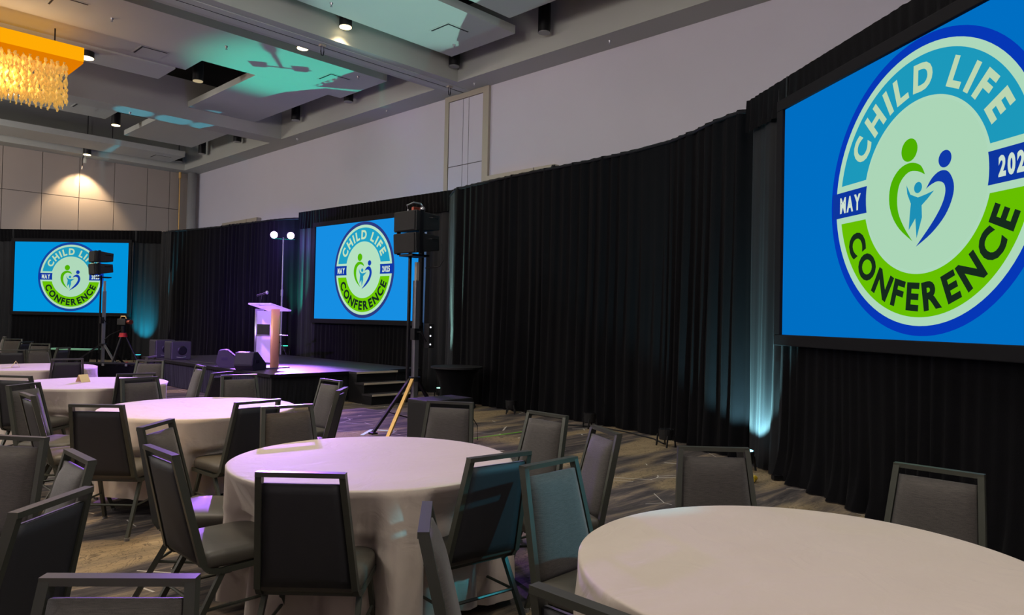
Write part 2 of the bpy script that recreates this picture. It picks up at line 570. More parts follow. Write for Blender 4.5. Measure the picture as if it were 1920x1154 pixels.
# hung ceiling panels (clouds)
def cloud(x0, x1, y0, y1, h=HC, t=0.17):
    o = struct('ceiling_panel', mm(x0, x1, y0, y1, h, h + t), 'ceil_white')
    n = max(2, int((x1 - x0) / 4))
    for i in range(n):
        hx = x0 + (x1 - x0) * (i + 0.5) / n
        hb = bmesh.new()
        tube(hb, (hx, (y0 + y1) / 2, h + t), (hx, (y0 + y1) / 2, TOP), 0.012, seg=6)
        obj('hanger_rod', hb, 'dark_steel', o)
    return o
A1 = cloud(-11.9, 10.75, 10.52, 12.55)
A2 = cloud(-11.9, 10.2, 5.6, 10.15, HC + 0.05)
B1 = cloud(-11.9, 10.8, 15.1, 17.26)
B2 = cloud(8.34, 10.40, 17.262, 21.49)
B3 = cloud(-11.9, 7.04, 17.262, 18.36, HC + 0.04)
B4 = cloud(-11.9, 6.80, 18.362, 19.5)
C1 = cloud(-11.9, 7.13, 22.9, 24.85)
C2 = cloud(8.23, 10.5, 22.6, 26.6)
D1 = cloud(-11.9, 10.6, 27.45, 28.95, 7.4, 0.2)
E1 = cloud(-11.9, 10.2, -4.0, 3.6)

# round-cornered square air diffusers on the panel undersides
def diffuser(x, y, h, label):
    t = thing('air_diffuser', label, 'vent', (x, y, h))
    obj('frame', B((0, 0, -0.004), (0.62, 0.62, 0.008)), 'ceil_white', t)
    obj('slot', B((-0.26, 0, -0.0105), (0.035, 0.56, 0.005)), 'vent_dark', t)
    obj('slot', B((0.02, -0.26, -0.0105), (0.53, 0.035, 0.005)), 'vent_dark', t)
    return t
diffuser(9.74, 11.45, HC, 'square air diffuser on the ceiling panel nearest the long white wall top')
diffuser(9.80, 15.97, HC, 'square air diffuser on the green lit ceiling panel')
diffuser(6.30, 23.80, HC, 'square air diffuser on the far panel behind the chandelier')
diffuser(10.0, 28.2, 7.4, 'faint square air diffuser on the farthest low ceiling panel')
diffuser(6.0, 17.75, HC + 0.04, 'square air diffuser beside the dark opening above the chandelier')
diffuser(3.9, 16.1, HC, 'square air diffuser in the top left corner of the photo')

# downlight cans
def can(x, y, zb, lens, label, group=None, ztop=TOP, r=0.13, hgt=0.62):
    t = thing('downlight', label, 'ceiling light', (x, y, zb), group=group)
    b_ = bmesh.new()
    tube(b_, (0, 0, 0.02), (0, 0, hgt), r, seg=24)
    tube(b_, (0, 0, hgt), (0, 0, ztop - zb), 0.015, seg=6)
    obj('can', b_, 'cyl', t, smooth=False)
    l_ = bmesh.new()
    tube(l_, (0, 0, 0.004), (0, 0, 0.024), r * 0.93, seg=24)
    obj('lens', l_, lens, t)
    return t
can(11.05, 9.97, 7.55, 'cyl_lens', 'unlit black cylinder downlight nearest the top right of the ceiling')
can(11.05, 12.80, 7.50, 'cyl_lens', 'unlit black cylinder downlight by the corner of the near ceiling panel')
can(11.05, 17.25, 7.54, 'cyl_lens', 'unlit black cylinder downlight peeking out behind the green lit panel')
can(11.05, 20.15, 7.54, 'cyl_lens', 'unlit black cylinder downlight before the far cross beam')
can(11.05, 24.1, 7.50, 'cyl_lens', 'short looking unlit downlight just beyond the far cross beam')
can(11.02, 26.95, 7.50, 'cyl_lens', 'unlit black cylinder downlight beside the dark far opening')
can(10.95, 28.95, 7.48, 'cyl_lens', 'farthest unlit downlight at the end of the low panel', hgt=0.4)
can(8.06, 12.76, 7.50, 'lens_warm', 'lit warm cylinder downlight hanging beside the near cross beam')
can(8.08, 14.50, 7.50, 'lens_warm', 'small lit downlight in the dark slot past the cross beam')
can(7.45, 18.60, 7.50, 'lens_dim', 'dimly lit downlight inside the dark stepped ceiling opening')
can(7.50, 25.05, 7.50, 'lens_warm', 'lit warm downlight in the dark opening behind the chandelier')
t_ = thing('downlight', 'lit warm downlight at the right end of the amber chandelier', 'ceiling light', (4.95, 18.75, 7.44))
b_ = bmesh.new()
tube(b_, (0, 0, 0.02), (0, 0, 0.158), 0.16, seg=24)
obj('can', b_, 'cyl', t_)
b_ = bmesh.new()
tube(b_, (0, 0, 0.004), (0, 0, 0.024), 0.15, seg=24)
obj('lens', b_, 'lens_warm', t_)
t_ = thing('downlight', 'lit warm downlight above the back wall panels', 'ceiling light', (7.8, 29.1, 7.2))
b_ = bmesh.new()
tube(b_, (0, 0, 0.02), (0, 0, 0.6), 0.13, seg=24)
tube(b_, (0, 0, 0.6), (0, 0, TOP - 7.2), 0.015, seg=6)
obj('can', b_, 'cyl', t_)
b_ = bmesh.new()
tube(b_, (0, 0, 0.004), (0, 0, 0.024), 0.12, seg=24)
obj('lens', b_, 'lens_warm', t_)

# wall washer spot
t_ = thing('wall_washer', 'small spotlight washing a warm cone down the back wall', 'spotlight', (7.85, 29.5, H0))
b_ = bmesh.new()
tube(b_, (0, 0, 0), (0, 0, -0.1), 0.02, seg=8)
tube(b_, (0, 0.0, -0.09), (0, 0.07, -0.24), 0.05, 0.06, seg=14)
obj('housing', b_, 'ceil_white', t_)
b_ = bmesh.new()
path_tube(b_, [(-0.06, 0, 0), (-0.09, 0.02, -0.15), (-0.07, 0.05, -0.33), (-0.1, 0.03, -0.5)], 0.012, 6)
obj('cable', b_, 'cable', t_)

# hooks on the partition track
for (x, y, lab) in ((7.86, 13.30, 'steel hook clipped to the partition track near the lit downlight'), (11.35, 13.30, 'steel hook clipped to the partition track next to the wall')):
    t_ = thing('ceiling_hook', lab, 'hook', (x, y, H0 - 0.012))
    b_ = bmesh.new()
    box(b_, (0, 0, -0.02), (0.12, 0.09, 0.04))
    obj('clamp', b_, 'frame_beige', t_)
    b_ = bmesh.new()
    path_tube(b_, [(-0.03, 0, -0.02), (-0.035, 0, -0.14), (-0.02, 0, -0.22), (0.02, 0, -0.22), (0.035, 0, -0.14), (0.03, 0, -0.02)], 0.011, 6)
    obj('hook', b_, 'dark_steel', t_)

# sprinkler heads
SPR = [(4.72, 16.2, HC), (6.98, 15.9, HC), (10.1, 15.0 + 0.35, HC), (10.3, 11.95, HC), (7.35, 12.15, HC), (11.62, 12.7, H0), (11.62, 8.7, H0), (11.6, 16.2, H0), (11.6, 21.0, H0), (6.95, 22.2 - 0.2, H0)]
SPL = ['above the chandelier area', 'just right of the small slot downlight', 'at the right tip of the green lit panel', 'at the corner of the near panel', 'on the near panel beside the lit downlight', 'beside the partition door top', 'farthest right, near the top edge', 'left of the partition door', 'beyond the far beam along the wall', 'under the cyan lit far beam']
for (x, y, h), sl in zip(SPR, SPL):
    b_ = bmesh.new()
    tube(b_, (0, 0, 0), (0, 0, -0.045), 0.035, 0.02, seg=10)
    tube(b_, (0, 0, -0.045), (0, 0, -0.07), 0.008, seg=6)
    tube(b_, (0, 0, -0.07), (0, 0, -0.076), 0.025, seg=10)
    tag(obj('sprinkler_head', b_, 'steel', loc=(x, y, h)), 'tiny chrome sprinkler head ' + sl, 'sprinkler', 'sprinkler heads on the ceiling')

# pocket door of the folding partition in the right wall
dr = struct('door_1', mm(XW - 0.03, XW, 12.72, 14.0, 0, 7.1), 'joint')
for (y0, y1) in ((12.73, 13.24), (13.26, 13.45), (13.47, 13.99)):
    for (z0, z1) in ((0.02, 2.7), (2.72, 5.42), (5.44, 7.09)):
        obj('door_panel', mm(XW - 0.045, XW - 0.028, y0, y1, z0, z1), 'wall', dr)
obj('door_frame', mm(XW - 0.07, XW, 12.52, 12.72, 0, H0 - 0.002), 'frame_beige', dr)
obj('door_frame', mm(XW - 0.07, XW, 14.0, 14.14, 0, H0 - 0.002), 'frame_beige', dr)
obj('door_frame', mm(XW - 0.07, XW, 12.72, 14.0, 7.1, H0 - 0.002), 'frame_beige', dr)

# boxed wall coves peeping above the drape
def cove(y0, y1, label, glow):
    t = thing('cove_light_box', label, 'wall light', (XW, (y0 + y1) / 2, 4.85))
    w = (y1 - y0)
    b_ = bmesh.new()
    box(b_, (-0.17, 0, -0.1), (0.02, w, 0.5))
    box(b_, (-0.09, 0, -0.34), (0.17, w, 0.02))
    for s in (-1, 1):
        box(b_, (-0.09, s * (w / 2 - 0.01), -0.1), (0.17, 0.02, 0.5))
    obj('box', b_, 'frame_beige', t)
    obj('joint', B((-0.181, 0.22 * w * -1, -0.1), (0.004, 0.02, 0.5)), 'joint', t)
    tb = bmesh.new()
    tube(tb, (-0.08, -w * 0.45, -0.2), (-0.08, w * 0.45, -0.2), 0.02)
    obj('tube_lamp', tb, emit('cove_tube', (255, 170, 120), glow), t)
    return t
cove(10.3, 12.45, 'beige light box on the white wall right of the partition door', 1.6)
cove(24.1, 26.9, 'beige light box on the white wall above the drape left of the stage', 0.3)

# ------------------------------------------------------------------ chandelier
ch = thing('chandelier', 'glowing amber chandelier box hung with twisted crystal strands', 'chandelier', (2.5, 17.85, 6.9))
CW, CD = 4.04, 1.13
b_ = bmesh.new()
box(b_, (0, 0, 0.15), (CW, CD, 0.30), bev=0.012)
obj('shade', b_, 'chand', ch)
b_ = bmesh.new()
box(b_, (0, 0, -0.02), (CW - 0.02, CD - 0.02, 0.04))
box(b_, (0, 0, -0.055), (CW - 0.6, CD - 0.25, 0.03))
obj('lower_tray', b_, 'chand_low', ch)
for sx in (-1.6, 0, 1.6):
    b_ = bmesh.new()
    tube(b_, (sx, 0, 0.3), (sx, 0, TOP - 6.9), 0.015, seg=6)
    obj('suspension_rod', b_, 'dark_steel', ch)
def drop_mesh():
    bm = bmesh.new()
    n, tw = 7, 2.2
    rings = []
    for i in range(n):
        f = i / (n - 1)
        w = 0.042 * (0.35 + 0.65 * math.sin(PI * min(1, f * 0.9 + 0.12)))
        a = f * tw * PI
        off = 0.012 * math.sin(f * 9)
        ring = []
        for (px, py) in ((w, 0.007), (-w, 0.007), (-w, -0.007), (w, -0.007)):
            ring.append(bm.verts.new((off + px * math.cos(a) - py * math.sin(a), px * math.sin(a) + py * math.cos(a), -0.30 * f)))
        rings.append(ring)
    for i in range(n - 1):
        for k in range(4):
            bm.faces.new((rings[i][k], rings[i + 1][k], rings[i + 1][(k + 1) % 4], rings[i][(k + 1) % 4]))
    bm.faces.new(rings[0])
    bm.faces.new(rings[-1][::-1])
    me = bpy.data.meshes.new('crystal_drop')
    bm.to_mesh(me)
    bm.free()
    me.materials.append(M['crystal'])
    for p in me.polygons:
        p.use_smooth = True
    return me
light('chandelier_and_fill_lamp', 'POINT', (3.2, 17.3, 6.3), 70, (1.0, 0.62, 0.3), size=0.25)
dm = drop_mesh()
rng = random.Random(3)
cnt = 0
for i in range(15):
    for j in range(6):
        x = -0.05 + i * 0.125 + (0.06 if j % 2 else 0)
        y = -0.44 + j * 0.165
        if x > 1.78:
            continue
        levels = 3
        for k in range(levels):
            if cnt >= 298:
                break
            o = bpy.data.objects.new('crystal_drop', dm)
            COL.objects.link(o)
            o.parent = ch
            o.location = (x + rng.uniform(-.02, .02), y + rng.uniform(-.02, .02), -0.07 - k * 0.29)
            o.rotation_euler = (rng.uniform(-.1, .1), rng.uniform(-.1, .1), rng.uniform(0, 6.28))
            cnt += 1

# ------------------------------------------------------------------ pipe and drape
def drape_bm(pts, z0, z1, seed=0, amp=0.05, fold=0.21, flare=0.06, rows=14, gather=0.6, step=0.028):
    """pts: ground path. Pleated cloth hanging from z1 to z0, folds soften upwards and spread at the hem."""
    rg = random.Random(seed)
    P = [Vector((p[0], p[1], 0)) for p in pts]
    seg = [(P[i + 1] - P[i]).length for i in range(len(P) - 1)]
    L = sum(seg)
    n = max(6, int(L / step))
    bm = bmesh.new()
    ph = [rg.uniform(0, 6.28) for _ in range(5)]
    grid = []
    for i in range(n + 1):
        s = L * i / n
        a = s
        k = 0
        while k < len(seg) - 1 and a > seg[k]:
            a -= seg[k]
            k += 1
        t = min(1, a / seg[k])
        base = P[k].lerp(P[k + 1], t)
        d0 = (P[k + 1] - P[k]).normalized()
        # smooth normal over corners
        d = d0
        if t > 0.7 and k < len(seg) - 1:
            d = d0.lerp((P[k + 2] - P[k + 1]).normalized(), (t - 0.7) / 0.6)
        if t < 0.3 and k > 0:
            d = d0.lerp((P[k] - P[k - 1]).normalized(), (0.3 - t) / 0.6)
        d.normalize()
        nrm = Vector((-d.y, d.x, 0))
        col = []
        for r in range(rows + 1):
            f = r / rows           # 0 top, 1 bottom
            z = z1 + (z0 - z1) * f
            wob = 0.10 * mnoise.noise(Vector((s * 0.9, z * 0.35, seed * 3.1)))
            u = s + wob * f
            q = 2 * PI * u / fold
            fm = mnoise.noise(Vector((s * 1.3, seed * 7.7, z * 0.15)))
            am = amp * 0.75 * (0.45 + 0.55 * f) * (0.75 + 1.2 * fm)
            w = math.sin(q + 4.5 * mnoise.noise(Vector((s * 1.6, seed, 0.0))) + ph[0])
            w = math.copysign(abs(w) ** 0.7, w)
            w2 = 0.45 * math.sin(q * 0.37 + ph[1] + f) + 0.3 * math.sin(q * 2.3 + ph[2])
            off = am * (w + w2)
            out = flare * (f ** 6) * (0.6 + 0.5 * math.sin(q * 0.5 + ph[3]))
            col.append(bm.verts.new(base + nrm * (off + out) + Vector((0, 0, z)) + d * 0.3 * off * math.cos(q)))
        grid.append(col)
    for i in range(n):
        for r in range(rows):
            bm.faces.new((grid[i][r], grid[i + 1][r], grid[i + 1][r + 1], grid[i][r + 1]))
    return bm

def pipe_bm(pts, z):
    bm = bmesh.new()
    path_tube(bm, [(p[0], p[1], z) for p in pts], 0.025, 8)
    return bm

def drape(pts, z0, z1, seed, label, mat='velvet', knob=None, **kw):
    # nrm points to the left of travel: paths run so that this side faces the audience
    t = thing('drape_panel', label, 'drape', (0, 0, 0))
    v0 = (Vector(pts[0]) - Vector(pts[1])).normalized() * 0.07
    v1 = (Vector(pts[-1]) - Vector(pts[-2])).normalized() * 0.07
    pts = [(pts[0][0] + v0.x + 0.02, pts[0][1] + v0.y)] + list(pts[1:-1]) + [(pts[-1][0] + v1.x, pts[-1][1] + v1.y)]
    o = obj('curtain', drape_bm(pts, z0, z1, seed, **kw), mat, t, smooth=True)
    c = obj('crossbar', pipe_bm(pts, z1 - 0.03), 'dark_steel', t)
    p = pts[0]
    p = (p[0] + 0.17, p[1])
    b_ = bmesh.new()
    tube(b_, (p[0], p[1], 0.03), (p[0], p[1], z1 + 0.02), 0.025, seg=8)
    if knob:
        tube(b_, (p[0], p[1], z1), (p[0], p[1], z1 + knob), 0.06, 0.03, seg=10)
    obj('upright_pole', b_, 'black_paint', t)
    b_ = bmesh.new()
    box(b_, (p[0], p[1], 0.015), (0.3, 0.3, 0.014))
    obj('base_plate', b_, 'black_paint', t)
    return t
# paths run from the near right end to the far left so the pleat side faces the room (left of travel)
drape([(7.98, 3.72), (7.93, 4.02), (8.10, 4.42), (8.38, 4.88), (8.60, 5.35)], 0.012, 4.12, 11, 'black drape panel next to the big right screen', knob=0.0)
drape([(8.60, 5.38), (8.78, 6.1), (8.88, 7.0), (8.94, 8.0)], 0.012, 4.12, 12, 'black drape panel in the middle of the long curved run', knob=0.05)
drape([(8.94, 8.03), (9.02, 8.8), (9.12, 9.7), (9.24, 10.55)], 0.012, 4.13, 13, 'black drape panel behind the round black side table', knob=0.07)
drape([(9.26, 10.60), (9.45, 10.9), (9.66, 11.2)], 0.012, 4.13, 14, 'narrow black drape panel turning the corner right of the middle screen', mat='velvet_lifted')
drape([(9.66, 17.08), (9.58, 17.25), (9.42, 17.6), (9.32, 18.2)], 0.012, 4.15, 16, 'black drape panel directly behind the violet stage lights', knob=0.05)
drape([(9.31, 18.25), (9.22, 19.3), (9.10, 20.3)], 0.012, 4.15, 17, 'black drape panel behind the lectern', knob=0.03, amp=0.055)
drape([(9.09, 20.35), (8.98, 21.3), (8.83, 22.2), (8.62, 23.1)], 0.012, 4.14, 18, 'black drape panel behind the two violet lit speaker cabinets', knob=0.05)
drape([(8.60, 23.15), (8.62, 23.9), (8.78, 24.42)], 0.012, 4.15, 19, 'black drape panel glowing teal beside the left screen', mat='velvet_lifted', knob=0.0)

# ------------------------------------------------------------------ projection screens
def flat_poly(bm, pts, y):
    """polygon in the screen plane (x right, z up), facing -y"""
    vs = [bm.verts.new((p[0], y, p[1])) for p in pts]
    f = bm.faces.new(vs)
    return f

def disc_pts(r, n=96, cx=0, cz=0):
    return [(cx + r * math.cos(2 * PI * k / n), cz + r * math.sin(2 * PI * k / n)) for k in range(n)]

def band(bm, ri, ro, zc, sign, y, n=64):
    """ring segment bounded by the horizontal line z = sign*zc"""
    a0o = math.asin(zc / ro)
    a0i = math.asin(zc / ri)
    for k in range(n):
        t0, t1 = k / n, (k + 1) / n
        q = []
        for (rr, a0, t) in ((ri, a0i, t0), (ro, a0o, t0), (ro, a0o, t1), (ri, a0i, t1)):
            a = a0 + (PI - 2 * a0) * t
            q.append(bm.verts.new((rr * math.cos(a), y, sign * rr * math.sin(a))))
        bm.faces.new(q)
    bmesh.ops.remove_doubles(bm, verts=bm.verts, dist=1e-5)

def smooth_loop(pts, sub=5):
    """closed Catmull-Rom through pts, corners where a point is repeated"""
    out = []
    n = len(pts)
    for i in range(n):
        p0, p1, p2, p3 = pts[i - 1], pts[i], pts[(i + 1) % n], pts[(i + 2) % n]
        if p1 == p2:
            continue
        for s in range(sub):
            t = s / sub
            out.append(tuple(0.5 * ((2 * p1[k]) + (-p0[k] + p2[k]) * t + (2 * p0[k] - 5 * p1[k] + 4 * p2[k] - p3[k]) * t * t + (-p0[k] + 3 * p1[k] - 3 * p2[k] + p3[k]) * t ** 3) for k in (0, 1)))
    return out

GLY = {}
def glyph(chv, bold):
    key = (chv, bold)
    if key in GLY:
        return GLY[key]
    cu = bpy.data.curves.new('g', 'FONT')
    cu.body = chv
    cu.size = 1.0
    cu.offset = bold
    cu.resolution_u = 4
    o = bpy.data.objects.new('g', cu)
    COL.objects.link(o)
    bpy.context.view_layer.update()
    dg = bpy.context.evaluated_depsgraph_get()
    me = bpy.data.meshes.new_from_object(o.evaluated_get(dg))
    vs = [(v.co.x, v.co.y) for v in me.vertices]
    fs = [tuple(p.vertices) for p in me.polygons]
    bpy.data.objects.remove(o)
    bpy.data.meshes.remove(me)
    x0 = min(v[0] for v in vs) if vs else 0
    x1 = max(v[0] for v in vs) if vs else 0.3
    cap = 0.72
    GLY[key] = (vs, fs, x0, x1)
    return GLY[key]

def put_glyph(bm, chv, cxm, czm, ang, hgt, y, bold=0.02, sx=1.0):
    vs, fs, x0, x1 = glyph(chv, bold)
    s = hgt / 0.73
    ca, sa = math.cos(ang), math.sin(ang)
    idx = []
    for (vx, vy) in vs:
        lx = (vx - (x0 + x1) / 2) * s * sx
        ly = (vy - 0.365) * s
        idx.append(bm.verts.new((cxm + lx * ca - ly * sa, y, czm + lx * sa + ly * ca)))
    for f in fs:
        try:
            bm.faces.new([idx[k] for k in f])
        except ValueError:
            pass

def arc_text(bm, text, r, a_start, a_end, hgt, y, lower=False, bold=0.02, sx=1.0, keep=None):
    # equal spacing by glyph widths
    W = []
    for c in text:
        if c == ' ':
            W.append(0.34)
        else:
            vs, fs, x0, x1 = glyph(c, bold)
            W.append((x1 - x0) * sx + 0.16)
    tot = sum(W)
    acc = 0
    for i_, (c, w) in enumerate(zip(text, W)):
        f = (acc + w / 2) / tot
        acc += w
        if c == ' ' or (keep and not keep[0] <= i_ < keep[1]):
            continue
        a = a_start + (a_end - a_start) * f
        rot = a + PI / 2 if lower else a - PI / 2
        put_glyph(bm, c, r * math.cos(a), r * math.sin(a), rot, hgt, y, bold, sx)

def line_text(bm, text, cx_, cz_, hgt, y, bold=0.05, sx=0.62):
    W = []
    for c in text:
        vs, fs, x0, x1 = glyph(c, bold)
        W.append((x1 - x0) * sx * hgt / 0.73 + 0.012)
    tot = sum(W)
    x = cx_ - tot / 2
    for c, w in zip(text, W):
        put_glyph(bm, c, x + w / 2, cz_, 0, hgt, y, bold, sx)
        x += w

SW, SH = 3.9, 2.29
def screen(loc, ang, label, gain, bg, seeds, left_w, right_w, header_z, ring=(10, 66, 176)):
    """origin: bottom left corner of the picture as the audience sees it, local +x to its right, -y towards the audience"""
    t = thing('projection_screen', label, 'screen', loc, ang)
    def P(pname, bm, mat, par=None, **kw):
        return obj(pname, bm, mat, par or t, **kw)
    s_ = P('picture', B((SW / 2, 0.012, SH / 2), (SW, 0.02, SH)), emit('screen_blue', bg, gain))
    # border frame
    f_ = bmesh.new()
    fwid = 0.11
    for (cx_, cz_, w, h) in ((SW / 2, SH + fwid / 2, SW + 2 * fwid, fwid), (SW / 2, -fwid / 2, SW + 2 * fwid, fwid), (-fwid / 2, SH / 2, fwid, SH), (SW + fwid / 2, SH / 2, fwid, SH)):
        box(f_, (cx_, 0.005, cz_), (w, 0.07, h), bev=0.008)
    P('frame', f_, 'frame_black')
    cx_, cz_ = 1.95, 1.16
    def E_(pname, bm, col, y):
        bmesh.ops.translate(bm, vec=(cx_, 0, cz_), verts=bm.verts)
        bmesh.ops.recalc_face_normals(bm, faces=bm.faces)
        return P(pname, bm, emit('screen_' + pname, col, gain), s_)
    b = bmesh.new(); flat_poly(b, disc_pts(1.125), -0.001); E_('emblem_outer_ring', b, ring, 0)
    b = bmesh.new(); flat_poly(b, disc_pts(1.05), -0.003); E_('emblem_pale_disc', b, (182, 226, 196), 0)
    b = bmesh.new(); band(b, 0.66, 0.985, 0.165, 1, -0.005); E_('emblem_teal_band', b, (30, 160, 196), 0)
    b = bmesh.new(); band(b, 0.66, 0.985, 0.165, -1, -0.005); E_('emblem_green_band', b, (108, 200, 0), 0)
    for s in (-1, 1):
        b = bmesh.new()
        flat_poly(b, [(s * 0.62, -0.112), (s * 1.1, -0.112), (s * 1.1, 0.112), (s * 0.62, 0.112)], -0.005)
        E_('emblem_date_box', b, (14, 56, 166), 0)
    b = bmesh.new(); flat_poly(b, disc_pts(0.635), -0.007); E_('emblem_centre_disc', b, (180, 224, 192), 0)
    for kp in ((0, 5), (6, 10)):
        b = bmesh.new(); arc_text(b, 'CHILD LIFE', 0.825, R(158), R(22), 0.205, -0.009, bold=0.042, keep=kp); E_('lettering', b, (196, 224, 186), 0)
    b = bmesh.new(); arc_text(b, 'CONFERENCE', 0.825, R(198), R(342), 0.205, -0.009, lower=True, bold=0.042); E_('lettering', b, (24, 44, 30), 0)
    b = bmesh.new(); line_text(b, 'MAY', -0.845, 0, 0.13, -0.009); E_('lettering', b, (214, 234, 216), 0)
    b = bmesh.new(); line_text(b, '2025', 0.845, 0, 0.13, -0.009); E_('lettering', b, (214, 234, 216), 0)
    # family heart: green figure, blue figure, small teal figure
    b = bmesh.new()
    flat_poly(b, [( -0.12 + 0.088 * math.cos(a), 0.295 + 0.088 * math.sin(a)) for a in [2 * PI * k / 32 for k in range(32)]], -0.009)
    g = [(0.05, 0.075), (0.0, 0.155), (-0.11, 0.195), (-0.23, 0.17), (-0.32, 0.08), (-0.345, -0.05), (-0.31, -0.18), (-0.22, -0.30), (-0.075, -0.41), (-0.075, -0.41),
         (-0.17, -0.29), (-0.235, -0.17), (-0.25, -0.05), (-0.22, 0.06), (-0.13, 0.125), (-0.03, 0.115), (0.05, 0.075)]
    flat_poly(b, smooth_loop(g, 4), -0.009)
    E_('green_figure', b, (82, 184, 0), 0)
    b = bmesh.new()
    flat_poly(b, [(0.245 + 0.062 * math.cos(a), 0.15 + 0.062 * math.sin(a)) for a in [2 * PI * k / 32 for k in range(32)]], -0.009)
    g = [(0.06, -0.035), (0.12, 0.035), (0.2, 0.072), (0.28, 0.05), (0.33, -0.04), (0.32, -0.14), (0.25, -0.26), (0.12, -0.37), (-0.04, -0.455), (-0.04, -0.455),
         (0.12, -0.30), (0.21, -0.19), (0.25, -0.1), (0.24, -0.03), (0.18, 0.0), (0.11, -0.012), (0.06, -0.035)]
    flat_poly(b, smooth_loop(g, 4), -0.009)
    E_('blue_figure', b, (16, 60, 176), 0)
    b = bmesh.new()
    flat_poly(b, [(-0.02 + 0.042 * math.cos(a), -0.01 + 0.042 * math.sin(a)) for a in [2 * PI * k / 24 for k in range(24)]], -0.011)
    flat_poly(b, [(-0.145, 0.03), (-0.10, -0.05), (-0.02, -0.085), (0.06, -0.075), (0.145, -0.06), (0.08, -0.11), (0.02, -0.15), (0.025, -0.24), (-0.03, -0.39), (-0.045, -0.24), (-0.115, -0.32), (-0.105, -0.20), (-0.095, -0.12), (-0.135, -0.04)], -0.011)
    E_('child_figure', b, (30, 150, 190), 0)
    # dress kit: valance, skirt and wings of pleated black cloth
    zb = -loc[2] + 0.012
    hz = header_z - loc[2]
    def D(pname, pts, z0, z1, sd, mat='velvet', **kw):
        # pleats must face -y locally: travel from +x to -x
        bm = drape_bm(pts, z0, z1, sd, **kw)
        return P(pname, bm, mat, smooth=True)
    D('valance', [(SW + right_w, 0.10), (-left_w, 0.10)], SH + 0.02, hz, seeds, amp=0.022, fold=0.12, flare=0.01, rows=5)
    D('skirt', [(SW + fwid, 0.09), (-fwid, 0.09)], zb, -0.03, seeds + 1, amp=0.035, fold=0.14, flare=0.10, rows=14)
    if left_w > 0.15:
        D('side_curtain', [(-fwid, 0.12), (-left_w, 0.16)], zb, hz, seeds + 2, mat='velvet_lifted', amp=0.05, fold=0.24, flare=0.05)
    if right_w > 0.15:
        D('side_curtain', [(SW + right_w, 0.16), (SW + fwid, 0.12)], zb, hz, seeds + 3, mat='velvet_lifted', amp=0.05, fold=0.24, flare=0.05)
    for xx in (-0.05, SW + 0.05):
        l_ = bmesh.new()
        tube(l_, (xx, 0.2, zb), (xx, 0.2, hz - 0.1), 0.03, seg=8)
        box(l_, (xx, 0.3, zb + 0.02), (0.06, 0.7, 0.04))
        P('leg', l_, 'dark_steel')
    return t
def ang_of(p, q):
    return math.atan2(q[1] - p[1], q[0] - p[0])
# right: left corner (7.14,3.12) running to (5.64,1.12)
screen((7.14, 3.12, 1.485), ang_of((7.14, 3.12), (5.64, 1.12)), 'huge projection screen with blue picture cut off by the right edge', 0.90, (0, 116, 204), 30, 1.0, 0.9, 4.17, ring=(6, 58, 190))
screen((9.47, 16.1, 1.51), ang_of((9.46, 16.09), (9.66, 12.25)), 'middle projection screen with the round emblem standing behind the stage', 1.0, (22, 142, 226), 40, 0.95, 1.1, 4.26, ring=(42, 58, 130))
screen((5.55, 28.26, 1.53), ang_of((5.55, 28.26), (8.10, 25.25)), 'far left projection screen with a small speaker tower in front', 0.92, (0, 152, 226), 50, 1.6, 1.0, 4.24, ring=(20, 70, 160))

# ------------------------------------------------------------------ stage
SX0, SX1, SY0, SY1, SZ = 5.97, 9.20, 11.50, 17.6, 0.56
st = thing('stage', 'low black stage with violet lit deck in front of the middle screen', 'stage', ((SX0 + SX1) / 2, (SY0 + SY1) / 2, 0))
cxs, cys = (SX0 + SX1) / 2, (SY0 + SY1) / 2
nx, ny = 2, 3
for i in range(nx):
    for j in range(ny):
        wx = (SX1 - SX0) / nx
        wy = (SY1 - SY0) / ny
        obj('deck_panel', B((SX0 + wx * (i + .5) - cxs, SY0 + wy * (j + .5) - cys, SZ - 0.03), (wx - 0.006, wy - 0.006, 0.06), bev=0.004), 'stage_top', st)
obj('edge_trim', B((0, SY0 - cys - 0.006, SZ - 0.03), (SX1 - SX0, 0.012, 0.055)), 'dark_steel', st)
obj('edge_trim', B((SX0 - cxs - 0.006, 0, SZ - 0.03), (0.012, SY1 - SY0, 0.055)), 'dark_steel', st)
def loc_path(pts):
    return [(p[0] - cxs, p[1] - cys) for p in pts]
obj('skirt', drape_bm(loc_path([(SX1, SY0 + 0.03), (SX0 + 0.03, SY0 + 0.03)])[::-1], 0.012, SZ - 0.062, 61, amp=0.012, fold=0.09, flare=0.015, rows=5), 'velvet_lifted', st, smooth=True)
obj('skirt', drape_bm(loc_path([(SX0 + 0.04, SY0 + 0.03), (SX0 + 0.04, SY1)]), 0.012, SZ - 0.062, 62, amp=0.012, fold=0.09, flare=0.015, rows=5), 'velvet_lifted', st, smooth=True)
for i in range(3):
    for j in range(4):
        l_ = bmesh.new()
        tube(l_, (SX0 + .3 + i * 1.3 - cxs, SY0 + .3 + j * 1.6 - cys, 0), (SX0 + .3 + i * 1.3 - cxs, SY0 + .3 + j * 1.6 - cys, SZ - 0.062), 0.025)
        obj('leg', l_, 'dark_steel', st)

